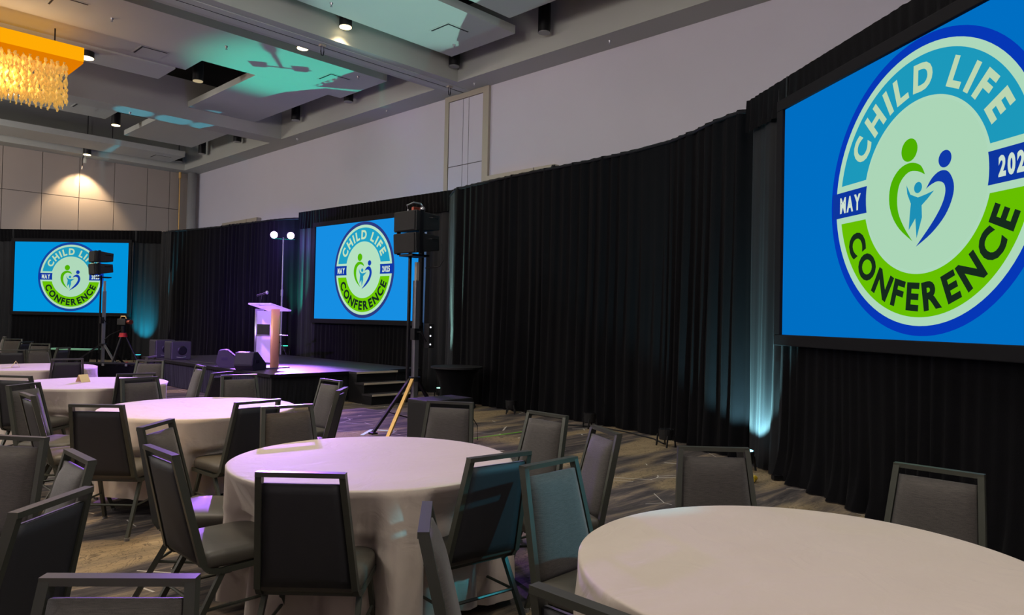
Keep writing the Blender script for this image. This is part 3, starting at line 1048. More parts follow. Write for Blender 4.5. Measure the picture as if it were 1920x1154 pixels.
# stairs: three treads falling towards the camera
sr = thing('stage_stairs', 'black three step stairs with pale nosings against the stage front', 'stairs', (7.95, 11.46, 0))
for k, (zz, y0, y1) in enumerate(((0.56, -0.26, 0.0), (0.375, -0.50, -0.2), (0.19, -0.76, -0.44))):
    hw = 0.46
    obj('tread', mm(-hw, hw, y0, y1, zz - 0.035, zz), 'stage_top', sr)
    obj('riser', mm(-hw + 0.02, hw - 0.02, y0 + 0.03, y0 + 0.045, (0 if k == 2 else zz - 0.185), zz - 0.036), 'black_paint', sr)
    obj('nosing', mm(-hw, hw, y0 - 0.012, y0 - 0.001, zz - 0.032, zz + 0.003), 'nosing', sr)
for s in (-1, 1):
    b_ = bmesh.new()
    pr_ = [(-0.005, 0), (-0.005, 0.52), (-0.26, 0.52), (-0.26, 0.335), (-0.50, 0.335), (-0.50, 0.15), (-0.74, 0.15), (-0.74, 0)]
    va = [b_.verts.new((s * 0.442, p[0], p[1])) for p in pr_]
    vb = [b_.verts.new((s * 0.458, p[0], p[1])) for p in pr_]
    b_.faces.new(va)
    b_.faces.new(vb[::-1])
    for k in range(8):
        b_.faces.new((va[k], vb[k], vb[(k + 1) % 8], va[(k + 1) % 8]))
    bmesh.ops.recalc_face_normals(b_, faces=b_.faces)
    obj('side_panel', b_, 'black_paint', sr)

# ------------------------------------------------------------------ lectern with microphone
lc = thing('lectern', 'silver and gold lectern with frosted front glowing violet on the stage', 'lectern', (6.62, 13.0, SZ), R(-90 + 12))
# local: +x along the front, -y to the audience (room -X)
obj('base_plate', B((0, 0.06, 0.012), (0.62, 0.56, 0.024), bev=0.008), 'steel', lc)
for s in (-1, 1):
    b_ = bmesh.new()
    vs_ = tube(b_, (0, 0, 0.024), (0, 0, 1.13), 0.05, seg=28)
    bmesh.ops.scale(b_, vec=(0.8, 2.0, 1), verts=b_.verts)
    bmesh.ops.translate(b_, vec=(s * 0.235, 0.03, 0), verts=b_.verts)
    o_ = obj('side_column', b_, 'gold_anod' if s > 0 else 'steel', lc, smooth=True)  # gold on one side only, warm light included in the colour
obj('front_panel', B((0, -0.045, 0.60), (0.40, 0.012, 0.98)), 'acrylic', lc)
obj('dark_inset', B((0, -0.056, 0.735), (0.36, 0.012, 0.20)), 'black_paint', lc)
obj('shelf_lip', B((0, -0.06, 0.62), (0.38, 0.02, 0.02)), 'steel', lc)
obj('shelf', B((0, 0.21, 0.62), (0.42, 0.30, 0.02)), 'steel', lc)
b_ = bmesh.new()
box(b_, (0, 0.08, 1.165), (0.66, 0.50, 0.03), rot=None, bev=0.006)
bmesh.ops.rotate(b_, cent=(0, 0.08, 1.165), matrix=Matrix.Rotation(R(-14), 3, 'X'), verts=b_.verts)
obj('reading_top', b_, 'acrylic', lc)
mc = thing('microphone', 'black gooseneck microphone on top of the lectern', 'microphone', (6.56, 13.02, SZ + 1.17), R(-90 + 12))
b_ = bmesh.new()
path_tube(b_, [(0, -0.05, 0.045), (0, -0.05, 0.14), (0.02, -0.04, 0.24)], 0.009)
obj('stand', b_, 'dark_steel', mc)
b_ = bmesh.new()
path_tube(b_, [(-0.10, -0.06, 0.21), (0.02, -0.04, 0.24), (0.10, -0.02, 0.265)], 0.016)
obj('handle', b_, 'cable', mc)
b_ = bmesh.new()
bmesh.ops.create_uvsphere(b_, u_segments=14, v_segments=10, radius=0.033, matrix=Matrix.Translation((0.125, -0.015, 0.272)))
obj('head_grille', b_, 'steel', mc, smooth=True)
b_ = bmesh.new()
tube(b_, (0, -0.05, 0.03), (0, -0.05, 0.05), 0.04, seg=14)
obj('base', b_, 'dark_steel', mc)

# ------------------------------------------------------------------ speaker cabinets on the stage
def sub_cab(loc, rz, label, w=0.56, d=0.46, h=0.50, port=True, cone='black_case'):
    t = thing('speaker_cabinet', label, 'speaker', loc, rz)
    obj('cabinet', B((0, 0, h / 2), (w, d, h), bev=0.02), 'stage_cab', t)
    obj('grille', B((0, -d / 2 - 0.006, h / 2), (w - 0.06, 0.012, h - 0.06), bev=0.004), 'stage_cab', t)
    for s in (-1, 1):
        b = bmesh.new()
        g = bmesh.ops.create_cone(b, cap_ends=True, segments=20, radius1=0.11, radius2=0.08, depth=0.02)
        bmesh.ops.rotate(b, cent=(0, 0, 0), matrix=Matrix.Rotation(R(90), 3, 'Y'), verts=b.verts)
        bmesh.ops.translate(b, vec=(s * (w / 2 + 0.004), 0.02, h * 0.5), verts=b.verts)
        obj('side_handle', b, 'dark_steel', t)
        b = bmesh.new()
        path_tube(b, [(s * (w / 2), -0.1, h * 0.15), (s * (w / 2 + 0.03), 0, h * 0.12), (s * (w / 2), 0.1, h * 0.15)], 0.008, 6)
        obj('carry_strap', b, 'steel', t)
    return t
M['stage_cab'] = simple('lightened_black_cabinet', (42, 42, 44), 0.5, bump=0.2, bscale=300)  # black lightened in colour so violet light reads on these cabinets
sub_cab((6.24, 16.25, SZ), R(-90), 'black speaker cabinet with violet lit side on the far stage corner', 0.40, 0.42, 0.40)
sub_cab((6.24, 17.15, SZ), R(-90), 'black speaker cabinet half hidden behind its twin on the far stage corner', 0.40, 0.42, 0.40)

def wedge(loc, rz, label):
    t = thing('stage_monitor', label, 'speaker', loc, rz)
    b = bmesh.new()
    prof = [(-0.28, 0), (0.20, 0), (0.28, 0.12), (0.22, 0.38), (0.06, 0.40), (-0.28, 0.14)]   # x depth, z
    w = 0.25
    va = [b.verts.new((-w, p[0], p[1])) for p in prof]
    vb = [b.verts.new((w, p[0], p[1])) for p in prof]
    b.faces.new(va)
    b.faces.new(vb[::-1])
    for k in range(len(prof)):
        b.faces.new((va[k], vb[k], vb[(k + 1) % len(prof)], va[(k + 1) % len(prof)]))
    bmesh.ops.recalc_face_normals(b, faces=b.faces)
    bmesh.ops.bevel(b, geom=list(b.edges), offset=0.012, segments=2, affect='EDGES')
    obj('cabinet', b, 'black_case', t)
    t.scale = (0.78, 0.78, 0.85)
    g = bmesh.new()
    # slanted grille between prof[5] and prof[4]
    a, c = Vector((0, -0.28, 0.14)), Vector((0, 0.06, 0.40))
    m_ = (a + c) / 2
    dd = (c - a)
    bar(g, a + dd * 0.06 + Vector((0, -0.006, 0.008)), a + dd * 0.94 + Vector((0, -0.006, 0.008)), 0.44, 0.012, (1, 0, 0))
    obj('grille', g, 'grille', t)
    for s in (-1, 1):
        hb = bmesh.new()
        box(hb, (s * 0.254, 0.08, 0.2), (0.008, 0.14, 0.07), bev=0.003)
        obj('side_handle', hb, 'dark_steel', t)
    return t
wedge((6.16, 13.55, SZ), R(62), 'angled black floor monitor on the stage edge, its grille turned away')
wedge((6.13, 12.60, SZ), R(118), 'boxy black floor monitor right in front of the lectern')
b_ = bmesh.new()
path_tube(b_, [(6.05, 13.9, SZ + 0.008), (6.3, 14.5, SZ + 0.008), (6.15, 15.3, SZ + 0.008), (6.3, 15.9, SZ + 0.008)], 0.008, 6)
tag(obj('cable', b_, 'cable'), 'black cable lying along the stage edge between the speakers', 'cable')

# ------------------------------------------------------------------ violet light stand
ls = thing('light_stand', 'tall stand with two violet LED lamps behind the lectern', 'stage light', (8.98, 16.83, SZ))
b_ = bmesh.new()
tube(b_, (0, 0, 0.02), (0, 0, 1.6), 0.024)
obj('pole', b_, 'steel', ls)
b_ = bmesh.new()
tube(b_, (0, 0, 1.55), (0, 0, 2.98), 0.018)
tube(b_, (0, 0, 1.5), (0, 0, 1.66), 0.034)
obj('upper_pole', b_, 'steel', ls)
ax = Vector((0.36, -0.20, 0)).normalized()
b_ = bmesh.new()
tube(b_, -ax * 0.28 + Vector((0, 0, 2.95)), ax * 0.28 + Vector((0, 0, 2.95)), 0.016)
obj('crossbar', b_, 'dark_steel', ls)
for k in range(3):
    b_ = bmesh.new()
    a = R(200 + 120 * k)
    tube(b_, (0, 0, 0.35), (0.4 * math.cos(a) * (0.35 if k else 1), 0.4 * math.sin(a) * 0.35, 0.015), 0.012)
    obj('leg', b_, 'dark_steel', ls)
for s in (-1, 1):
    c = ax * (0.20 * s) + Vector((-0.06, -0.06, 3.03))
    aim = Vector((-0.55, -0.8, -0.25)).normalized()
    b_ = bmesh.new()
    tube(b_, c + aim * -0.12, c + aim * 0.02, 0.07, 0.09, seg=18)
    obj('lamp_housing', b_, 'black_paint', ls)
    b_ = bmesh.new()
    tube(b_, c + aim * 0.0195, c + aim * 0.03, 0.085, seg=18)
    o = obj('lamp_lens', b_, 'lens_violet', ls)

# uplights at the foot of the drape
def uplight(loc, rz, label, lit=None):
    t = thing('uplight', label, 'uplight', loc, rz)
    b = bmesh.new()
    tube(b, (0, 0, 0.09), (0, 0, 0.22), 0.085, 0.095, seg=18)
    obj('housing', b, 'black_paint', t)
    b = bmesh.new()
    tube(b, (0, 0, 0.2205), (0, 0, 0.226), 0.08, seg=18)
    obj('lens', b, lit or 'cyl_lens', t)
    for s in (-1, 1):
        b = bmesh.new()
        bar(b, (s * 0.105, -0.05, 0.15), (s * 0.105, -0.07, 0), 0.02, 0.012, (0, 1, 0))
        bar(b, (s * 0.105, 0.05, 0.15), (s * 0.105, 0.07, 0), 0.02, 0.012, (0, 1, 0))
        obj('foot_bracket', b, 'black_paint', t)
    return t
M['lens_off'] = simple('dark_glass_lens', (30, 32, 36), 0.2)
uplight((8.72, 8.45, 0), R(40), 'unlit black uplight on the floor nearest the round black table', 'lens_off')
uplight((8.50, 6.60, 0), R(60), 'unlit black uplight on the floor at the end of the green cable', 'lens_off')
uplight((8.02, 5.00, 0), R(70), 'unlit black uplight on the floor at the second drape joint from the right', 'lens_off')
uplight((9.30, 17.22, SZ), 0, 'small uplight at the stage back throwing green light up the drape', emit('green_lens', (60, 255, 190), 4))
uplight((9.12, 10.75, 0), 0, 'small uplight behind the speaker tower throwing pale teal light', emit('teal_lens', (150, 255, 230), 4))
uplight((8.15, 24.42, 0), 0, 'small uplight right of the far left screen throwing cyan light', emit('cyan_lens', (60, 220, 255), 4))
uplight((7.36, 3.60, 0), 0, 'small uplight left of the huge right screen throwing pale teal light', emit('aqua_lens', (150, 235, 255), 4))

# ------------------------------------------------------------------ speaker towers
def line_array(loc, rz, tilt, label, group):
    t = thing('line_array_speaker', label, 'speaker', loc, rz, group)
    w, d, h = 0.50, 0.42, 0.285
    b = bmesh.new()
    # tapered towards the rear
    prof = [(-d / 2, -h / 2), (d / 2, -h / 2 + 0.04), (d / 2, h / 2 - 0.04), (-d / 2, h / 2)]
    va = [b.verts.new((-w / 2, p[0], p[1])) for p in prof]
    vb = [b.verts.new((w / 2, p[0], p[1])) for p in prof]
    b.faces.new(va)
    b.faces.new(vb[::-1])
    for k in range(4):
        b.faces.new((va[k], vb[k], vb[(k + 1) % 4], va[(k + 1) % 4]))
    bmesh.ops.recalc_face_normals(b, faces=b.faces)
    bmesh.ops.bevel(b, geom=list(b.edges), offset=0.008, segments=1, affect='EDGES')
    rot = Matrix.Rotation(R(tilt), 3, 'X')
    def fin(bm):
        bmesh.ops.rotate(bm, cent=(0, 0, 0), matrix=rot, verts=bm.verts)
        return bm
    obj('cabinet', fin(b), 'black_case', t)
    obj('grille', fin(B((0, -d / 2 - 0.008, 0), (w - 0.04, 0.014, h - 0.03))), 'grille', t)
    for s in (-1, 1):
        obj('rigging_plate', fin(B((s * (w / 2 + 0.006), -0.12, 0), (0.012, 0.06, h + 0.02))), 'dark_steel', t)
        hb = bmesh.new()
        path_tube(hb, [(s * (w / 2), 0.02, 0.05), (s * (w / 2 + 0.045), 0.04, 0.05), (s * (w / 2 + 0.045), 0.14, 0.05), (s * (w / 2), 0.16, 0.05)], 0.009, 6)
        obj('handle', fin(hb), 'dark_steel', t)
    return t

def tower(loc, label, rz=0.0, hub=0.72, reach=(0.95, 0.95, 0.95), mast_off=(0.01, -0.01), leg_angles=(160, 235, 35), leg_mats=('dark_steel', 'gold_anod', 'dark_steel')):
    t = thing('speaker_tower', label, 'speaker stand', loc, rz)
    mx, my = mast_off
    b = bmesh.new()
    box(b, (mx, my, 1.10), (0.07, 0.07, 2.0))
    obj('outer_mast', b, 'steel', t)
    b = bmesh.new()
    box(b, (mx, my, 2.2), (0.045, 0.045, 0.32))
    obj('inner_mast', b, 'frame_beige', t)
    b = bmesh.new()
    box(b, (mx - 0.07, my + 0.07, 1.5), (0.035, 0.035, 2.0))
    obj('dark_mast', b, 'dark_steel', t)
    b = bmesh.new()
    tube(b, (mx, my, hub - 0.03), (mx, my, hub + 0.03), 0.085, seg=12)
    obj('hub', b, 'dark_steel', t)
    for a, m_, rc in zip(leg_angles, leg_mats, reach):
        a = R(a)
        ca, sa = math.cos(a), math.sin(a)
        p0 = Vector((mx + 0.07 * ca, my + 0.07 * sa, hub))
        p1 = Vector((mx + rc * ca, my + rc * sa, 0.02))
        b = bmesh.new()
        bar(b, p0, p1, 0.045, 0.035, (-sa, ca, 0))
        o = obj('leg', b, m_, t)
        b = bmesh.new()
        box(b, (p1.x, p1.y, 0.012), (0.09, 0.09, 0.024))
        obj('foot', b, 'cable', o)
        b = bmesh.new()
        bar(b, (mx, my, 0.16), p0.lerp(p1, 0.62), 0.025, 0.012, (-sa, ca, 0))
        obj('brace', b, 'dark_steel', t)
    # winch
    b = bmesh.new()
    box(b, (mx - 0.06, my - 0.06, 1.35), (0.08, 0.09, 0.16))
    tube(b, (mx - 0.06, my - 0.12, 1.38), (mx - 0.06, my - 0.2, 1.38), 0.012)
    obj('winch', b, 'dark_steel', t)
    b = bmesh.new()
    path_tube(b, [(mx - 0.06, my - 0.2, 1.38), (mx + 0.02, my - 0.22, 1.25)], 0.01)
    obj('crank', b, 'dark_steel', t)
    # head plate carrying the cabinets and shackle with cable coil on top
    b = bmesh.new()
    box(b, (mx - 0.03, my + 0.03, 2.45), (0.3, 0.3, 0.03))
    obj('head_plate', b, 'dark_steel', t)
    return t
TX, TY = 6.30, 8.02
tower((TX, TY, 0), 'silver speaker tower on a tripod in front of the stage stairs', leg_angles=(172, 209, 25), reach=(0.62, 0.85, 0.9), leg_mats=('cable', 'gold_anod', 'dark_steel'))
line_array((TX, TY, 2.62), R(-90), 3, 'lower black line array cabinet on the near speaker tower', None)
line_array((TX, TY, 2.915), R(-90), 0, 'upper black line array cabinet on the near speaker tower', None)
t_ = thing('rigging_clamp', 'copper and clear cable clamp lying on top of the near speakers', 'clamp', (TX - 0.02, TY - 0.02, 3.05))
b_ = bmesh.new()
box(b_, (0, 0, 0.045), (0.16, 0.05, 0.07), bev=0.01)
obj('body', b_, 'copper', t_)
b_ = bmesh.new()
path_tube(b_, [(-0.14, 0.02, 0.01), (-0.16, 0.02, 0.09), (-0.06, 0.0, 0.14), (0.06, 0, 0.14), (0.13, 0, 0.08), (0.1, 0, 0.01)], 0.012, 8)
obj('cable_loop', b_, 'steel', t_)
b_ = bmesh.new()
bmesh.ops.create_uvsphere(b_, u_segments=12, v_segments=8, radius=0.045, matrix=Matrix.Translation((0.07, -0.03, 0.05)))
obj('knob', b_, 'steel', t_, smooth=True)
# hanging lead behind the near tower
b_ = bmesh.new()
path_tube(b_, [(TX + 0.2, TY - 0.3, 2.62), (TX + 0.22, TY - 0.34, 2.40), (TX + 0.18, TY - 0.30, 2.30), (TX + 0.09, TY - 0.1, 2.28)], 0.009, 6)
tag(obj('cable', b_, 'cable'), 'black lead looping behind the near speaker cabinets', 'cable')
# controller hanging on the near tower
t_ = thing('control_box', 'small black control box with indicator lights on the near tower mast', 'control box', (TX + 0.15, TY - 0.14, 1.33))
obj('case', B((0, 0, 0), (0.10, 0.10, 0.34), bev=0.008), 'black_case', t_)
for zz in (-0.12, 0.0, 0.12):
    b_ = bmesh.new()
    tube(b_, (-0.02, -0.051, zz), (-0.02, -0.058, zz), 0.012, seg=8)
    obj('indicator', b_, emit('indicator', (230, 230, 240), 1.5), t_)

T2X, T2Y = 5.95, 20.4
tower((T2X, T2Y, 0), 'distant speaker tower in front of the far left screen', leg_angles=(280, 150, 30), leg_mats=('steel', 'dark_steel', 'dark_steel'))
line_array((T2X - 0.1, T2Y - 0.05, 2.66), R(-90), 5, 'lower black line array cabinet on the distant tower', None)
line_array((T2X - 0.1, T2Y - 0.05, 2.96), R(-90), -2, 'upper black line array cabinet on the distant tower', None)

# video camera tripod next to the distant tower
vt = thing('camera_tripod', 'black and red video tripod beside the distant speaker tower', 'tripod', (6.15, 19.5, 0))
for k, a in enumerate((R(-35), R(100), R(215))):
    b_ = bmesh.new()
    tube(b_, (0.05 * math.cos(a), 0.05 * math.sin(a), 0.98), (0.5 * math.cos(a), 0.5 * math.sin(a), 0.02), 0.028, 0.02)
    obj('leg', b_, 'dark_steel', vt)
b_ = bmesh.new()
tube(b_, (0, 0, 0.95), (0, 0, 1.05), 0.10, 0.08, seg=16)
obj('bowl', b_, 'red', vt)
b_ = bmesh.new()
tube(b_, (0, 0, 1.05), (0, 0, 1.22), 0.05, seg=12)
path_tube(b_, [(0, 0, 1.15), (-0.3, 0.0, 1.0), (-0.42, 0, 0.88)], 0.012)
obj('pan_head', b_, 'dark_steel', vt)
b_ = bmesh.new()
tube(b_, (0.1, 0.0, 0.28), (0.1, -0.1, 0.24), 0.05, seg=10)
obj('leg_clamp', b_, 'red', vt)
vc = thing('video_camera', 'small dark video camera on the red collared tripod', 'camera', (6.15, 19.5, 1.225), R(20))
obj('body', B((0, 0, 0.10), (0.14, 0.30, 0.16), bev=0.015), 'black_case', vc)
b_ = bmesh.new()
tube(b_, (0, -0.15, 0.1), (0, -0.27, 0.1), 0.05, 0.06, seg=14)
obj('lens', b_, 'copper', vc)
b_ = bmesh.new()
path_tube(b_, [(0, -0.1, 0.18), (0, -0.06, 0.24), (0, 0.08, 0.24), (0, 0.12, 0.18)], 0.014)
obj('top_handle', b_, 'gold_anod', vc)

# skirted low table with green lit top, behind the distant tower; low skirted riser right of it
def skirted(name, label, cat, loc, rz, w, d, h, topmat, clips=0):
    t = thing(name, label, cat, loc, rz)
    obj('top', B((0, 0, h - 0.012), (w, d, 0.024), bev=0.004), topmat, t)
    for s, pts in enumerate(([(-w / 2 + .02, -d / 2 + .02), (w / 2 - .02, -d / 2 + .02)], [(-w / 2 + .02, d / 2 - .02), (-w / 2 + .02, -d / 2 + .02)])):
        # pleats flare outwards
        obj('skirt', drape_bm(pts[::-1], 0.012, h - 0.026, 70 + s, amp=0.012, fold=0.1, flare=0.01, rows=4), 'velvet', t, smooth=True)
    for sx in (-1, 1):
        for sy in (-1, 1):
            b = bmesh.new()
            tube(b, (sx * (w / 2 - .1), sy * (d / 2 - .1), 0), (sx * (w / 2 - .1), sy * (d / 2 - .1), h - 0.026), 0.02)
            obj('leg', b, 'dark_steel', t)
    for k in range(clips):
        obj('skirt_clip', B((-w / 2 + (k + .5) * w / clips, -d / 2 - 0.006, h - 0.02), (0.05, 0.014, 0.05)), 'steel', t)
    return t
M['green_lit_top'] = simple('green_lit_table_top', (130, 200, 160), 0.4)  # green light on the black table painted into its top
skirted('skirted_table', 'black skirted table with green lit top at the far left', 'table', (5.55, 21.5, 0), R(-46), 1.3, 0.6, 0.58, 'green_lit_top')
skirted('skirted_riser', 'low black skirted riser with shiny clips left of the stage', 'riser', (5.2, 17.3, 0), R(-46), 1.5, 0.5, 0.45, 'velvet', clips=3)

# black cloth covered box (sub bass) before the near tower
sb = thing('covered_subwoofer', 'large black covered box on the floor behind the round table', 'speaker box', (5.89, 6.94, 0), 0)
SBH = 0.58
obj('cabinet', B((0, 0, SBH / 2 + 0.01), (0.72, 0.42, SBH - 0.02), bev=0.015), 'black_case', sb)
obj('grille', B((-0.367, 0, SBH / 2), (0.012, 0.36, SBH - 0.08)), 'grille', sb)
obj('side_plate', B((0.05, -0.216, SBH / 2), (0.4, 0.01, 0.2), bev=0.003), 'dark_steel', sb)
for sx in (-1, 1):
    for sy in (-1, 1):
        b_ = bmesh.new()
        tube(b_, (sx * .28, sy * .16, 0), (sx * .28, sy * .16, 0.025), 0.03)
        obj('foot', b_, 'cable', sb)

# round black side table by the drape
rb = thing('black_side_table', 'round black clothed side table against the drape right of the stairs', 'table', (8.52, 9.62, 0))
b_ = bmesh.new()
tube(b_, (0, 0, 0.70), (0, 0, 0.73), 0.46, seg=40)
obj('tabletop', b_, 'black_paint', rb)
b_ = bmesh.new()
rings = []
for i in range(9):
    f = i / 8
    z = 0.70 - 0.69 * f
    ring = []
    for k in range(64):
        a = 2 * PI * k / 64
        r = 0.40 - 0.13 * math.sin(PI * min(1, f * 0.75)) + 0.05 * f ** 3 + 0.008 * math.sin(a * 9) * f
        ring.append(b_.verts.new((r * math.cos(a), r * math.sin(a), z)))
    rings.append(ring)
for i in range(8):
    for k in range(64):
        b_.faces.new((rings[i][k], rings[i + 1][k], rings[i + 1][(k + 1) % 64], rings[i][(k + 1) % 64]))
obj('stretch_cover', b_, 'velvet', rb, smooth=True)

# ------------------------------------------------------------------ floor tapes and cables
def flat_strip(pts, w, z0=0.001, t=0.003):
    bm = bmesh.new()
    for p, q in zip(pts[:-1], pts[1:]):
        bar(bm, (p[0], p[1], z0 + t / 2), (q[0], q[1], z0 + t / 2), w, t, (-(q[1] - p[1]), q[0] - p[0], 0))
    return bm
tag(obj('floor_tape', flat_strip([(6.50, 6.98), (8.40, 6.95)], 0.035), 'green_tape'), 'bright green tape line running over the carpet towards the drape', 'tape')
tag(obj('floor_tape', flat_strip([(5.52, 8.10), (5.90, 8.42), (6.05, 8.1)], 0.05), 'mint_tape'), 'pale tape corner mark around the tripod foot', 'tape')
b_ = bmesh.new()
path_tube(b_, [(8.42, 6.95, 0.012), (8.5, 6.8, 0.012), (8.6, 6.62, 0.012), (8.56, 6.0, 0.012), (8.35, 5.4, 0.012), (8.12, 5.1, 0.012)], 0.01, 6)
tag(obj('cable', b_, 'cable'), 'black cable along the foot of the drape linking two uplights', 'cable')
b_ = bmesh.new()
path_tube(b_, [(6.27, 6.95, 0.3), (6.34, 6.85, 0.33), (6.4, 6.8, 0.2), (6.36, 6.75, 0.03), (6.5, 6.9, 0.012)], 0.006, 6)
tag(obj('cable', b_, 'cable'), 'thin lead drooping from the right side of the black covered box', 'cable')
b_ = bmesh.new()
tube(b_, (-0.05, 0, 0.032), (0.06, 0.02, 0.032), 0.03, seg=12)
tag(obj('cable_connector', b_, 'yellow', loc=(6.90, 3.28, 0)), 'small yellow connector on the floor where the two drapes meet', 'connector')

# ------------------------------------------------------------------ banquet chair
def make_chair():
    t = thing('banquet_chair', 'proto', 'chair')
    FR = 'chair_frame'
    # lean of the back
    def yb(z):
        return -0.20 - (z - 0.42) * 0.245
    def hw(z):
        return 0.208 - (z - 0.42) * 0.072
    zt = 0.93
    for s in (-1, 1):
        b = bmesh.new()
        bar(b, (s * (hw(zt) - 0.0), yb(zt), zt), (s * hw(0.42), yb(0.42), 0.42), 0.026, 0.034, (1, 0, 0))
        # curve forward under the seat
        pts = [(s * hw(0.42), yb(0.42), 0.425), (s * 0.21, -0.175, 0.392), (s * 0.212, -0.12, 0.378), (s * 0.214, 0.2, 0.386)]
        for p, q in zip(pts[:-1], pts[1:]):
            bar(b, p, q, 0.024, 0.026, (1, 0, 0))
        obj('back_upright', b, FR, t)
    b = bmesh.new()
    bar(b, (-hw(zt) - 0.013, yb(zt), zt - 0.002), (hw(zt) + 0.013, yb(zt), zt - 0.002), 0.036, 0.020, (0, 1, 0))
    obj('top_rail', b, FR, t)
    # padded backrest: fabric front, vinyl back
    def pad(front, zlo, zhi, th, bulge, inset=0.016):
        bm = bmesh.new()
        nu, nv = 8, 10
        g = []
        for j in range(nv + 1):
            z = zlo + (zhi - zlo) * j / nv
            row = []
            for i in range(nu + 1):
                u = -1 + 2 * i / nu
                w = hw(z) - inset
                e = (1 - abs(u) ** 5) * (1 - abs(2 * j / nv - 1) ** 7)
                y = yb(z) + (th * 0.35 + bulge * max(0, e)) * (1 if front else -1)
                row.append(bm.verts.new((u * w, y, z)))
            g.append(row)
        for j in range(nv):
            for i in range(nu):
                q = (g[j][i], g[j][i + 1], g[j + 1][i + 1], g[j + 1][i])
                bm.faces.new(q if not front else q[::-1])
        # border strip back to the mid plane
        edge = [g[0][i] for i in range(nu + 1)] + [g[j][nu] for j in range(1, nv + 1)] + [g[nv][i] for i in range(nu - 1, -1, -1)] + [g[j][0] for j in range(nv - 1, 0, -1)]
        bk = [bm.verts.new((v.co.x, yb(v.co.z), v.co.z)) for v in edge]
        n = len(edge)
        for k in range(n):
            q = (edge[k], edge[(k + 1) % n], bk[(k + 1) % n], bk[k])
            bm.faces.new(q)
        bmesh.ops.recalc_face_normals(bm, faces=bm.faces)
        return bm
    obj('backrest', pad(True, 0.455, 0.888, 0.03, 0.030), 'chair_fabric', t, smooth=True)
    obj('back_shell', pad(False, 0.425, 0.886, 0.03, 0.006), 'back_vinyl', t, smooth=True)
    # seat cushion with rounded front
    b = bmesh.new()
    outline = []
    W2, Y0, Y1, rr = 0.225, -0.20, 0.235, 0.09
    for (cx_, cy_, a0) in ((W2 - rr, Y1 - rr, 0), (-W2 + rr, Y1 - rr, 90), (-W2 + 0.03, Y0 + 0.03, 180), (W2 - 0.03, Y0 + 0.03, 270)):
        r0 = rr if cy_ > 0 else 0.03
        for k in range(5):
            a = R(a0 + 90 * k / 4)
            outline.append((cx_ + r0 * math.cos(a), cy_ + r0 * math.sin(a)))
    rings = []
    for (sc_, z) in ((0.93, 0.396), (1.0, 0.410), (1.0, 0.450), (0.97, 0.466), (0.88, 0.475), (0.5, 0.480)):
        rings.append([b.verts.new((x * sc_, (y - 0.015) * sc_ + 0.015, z)) for (x, y) in outline])
    n = len(outline)
    for i in range(len(rings) - 1):
        for k in range(n):
            b.faces.new((rings[i][k], rings[i][(k + 1) % n], rings[i + 1][(k + 1) % n], rings[i + 1][k]))
    b.faces.new(rings[0][::-1])
    b.faces.new(rings[-1])
    obj('seat', b, 'seat_vinyl', t, smooth=True)
    # legs
    for s in (-1, 1):
        for (p0, p1) in (((s * 0.205, -0.10, 0.382), (s * 0.222, -0.305, 0.008)), ((s * 0.205, 0.10, 0.385), (s * 0.222, 0.235, 0.008))):
            b = bmesh.new()
            bar(b, p0, p1, 0.022, 0.026, (1, 0, 0))
            o = obj('leg', b, FR, t)
            b = bmesh.new()
            tube(b, (p1[0], p1[1], 0.0), (p1[0], p1[1], 0.02), 0.018, seg=8)
            obj('glide', b, 'foot', o)
    b = bmesh.new()
    tube(b, (-0.212, -0.19, 0.215), (0.212, -0.19, 0.215), 0.008, seg=6)
    obj('stretcher', b, FR, t)
    for s in (-1, 1):
        b = bmesh.new()
        tube(b, (s * 0.213, -0.195, 0.21), (s * 0.213, 0.165, 0.21), 0.008, seg=6)
        obj('side_stretcher', b, FR, t)
    for yy in (0.16, -0.15):
        b = bmesh.new()
        bar(b, (-0.21, yy, 0.383), (0.21, yy, 0.383), 0.02, 0.02, (0, 1, 0))
        obj('seat_frame_bar', b, FR, t)
    return t

# tables: (x, y)
TABLES = dict(front=(2.49, 0.97), near=(2.43, 3.44), mid=(2.62, 6.29), far=(2.56, 9.13), farther=(2.64, 12.08), fifth=(2.50, 14.9), sixth=(2.5, 17.75),
              leftn=(-0.35, 3.35), left0=(-0.35, 0.9), leftm=(-0.3, 6.2))
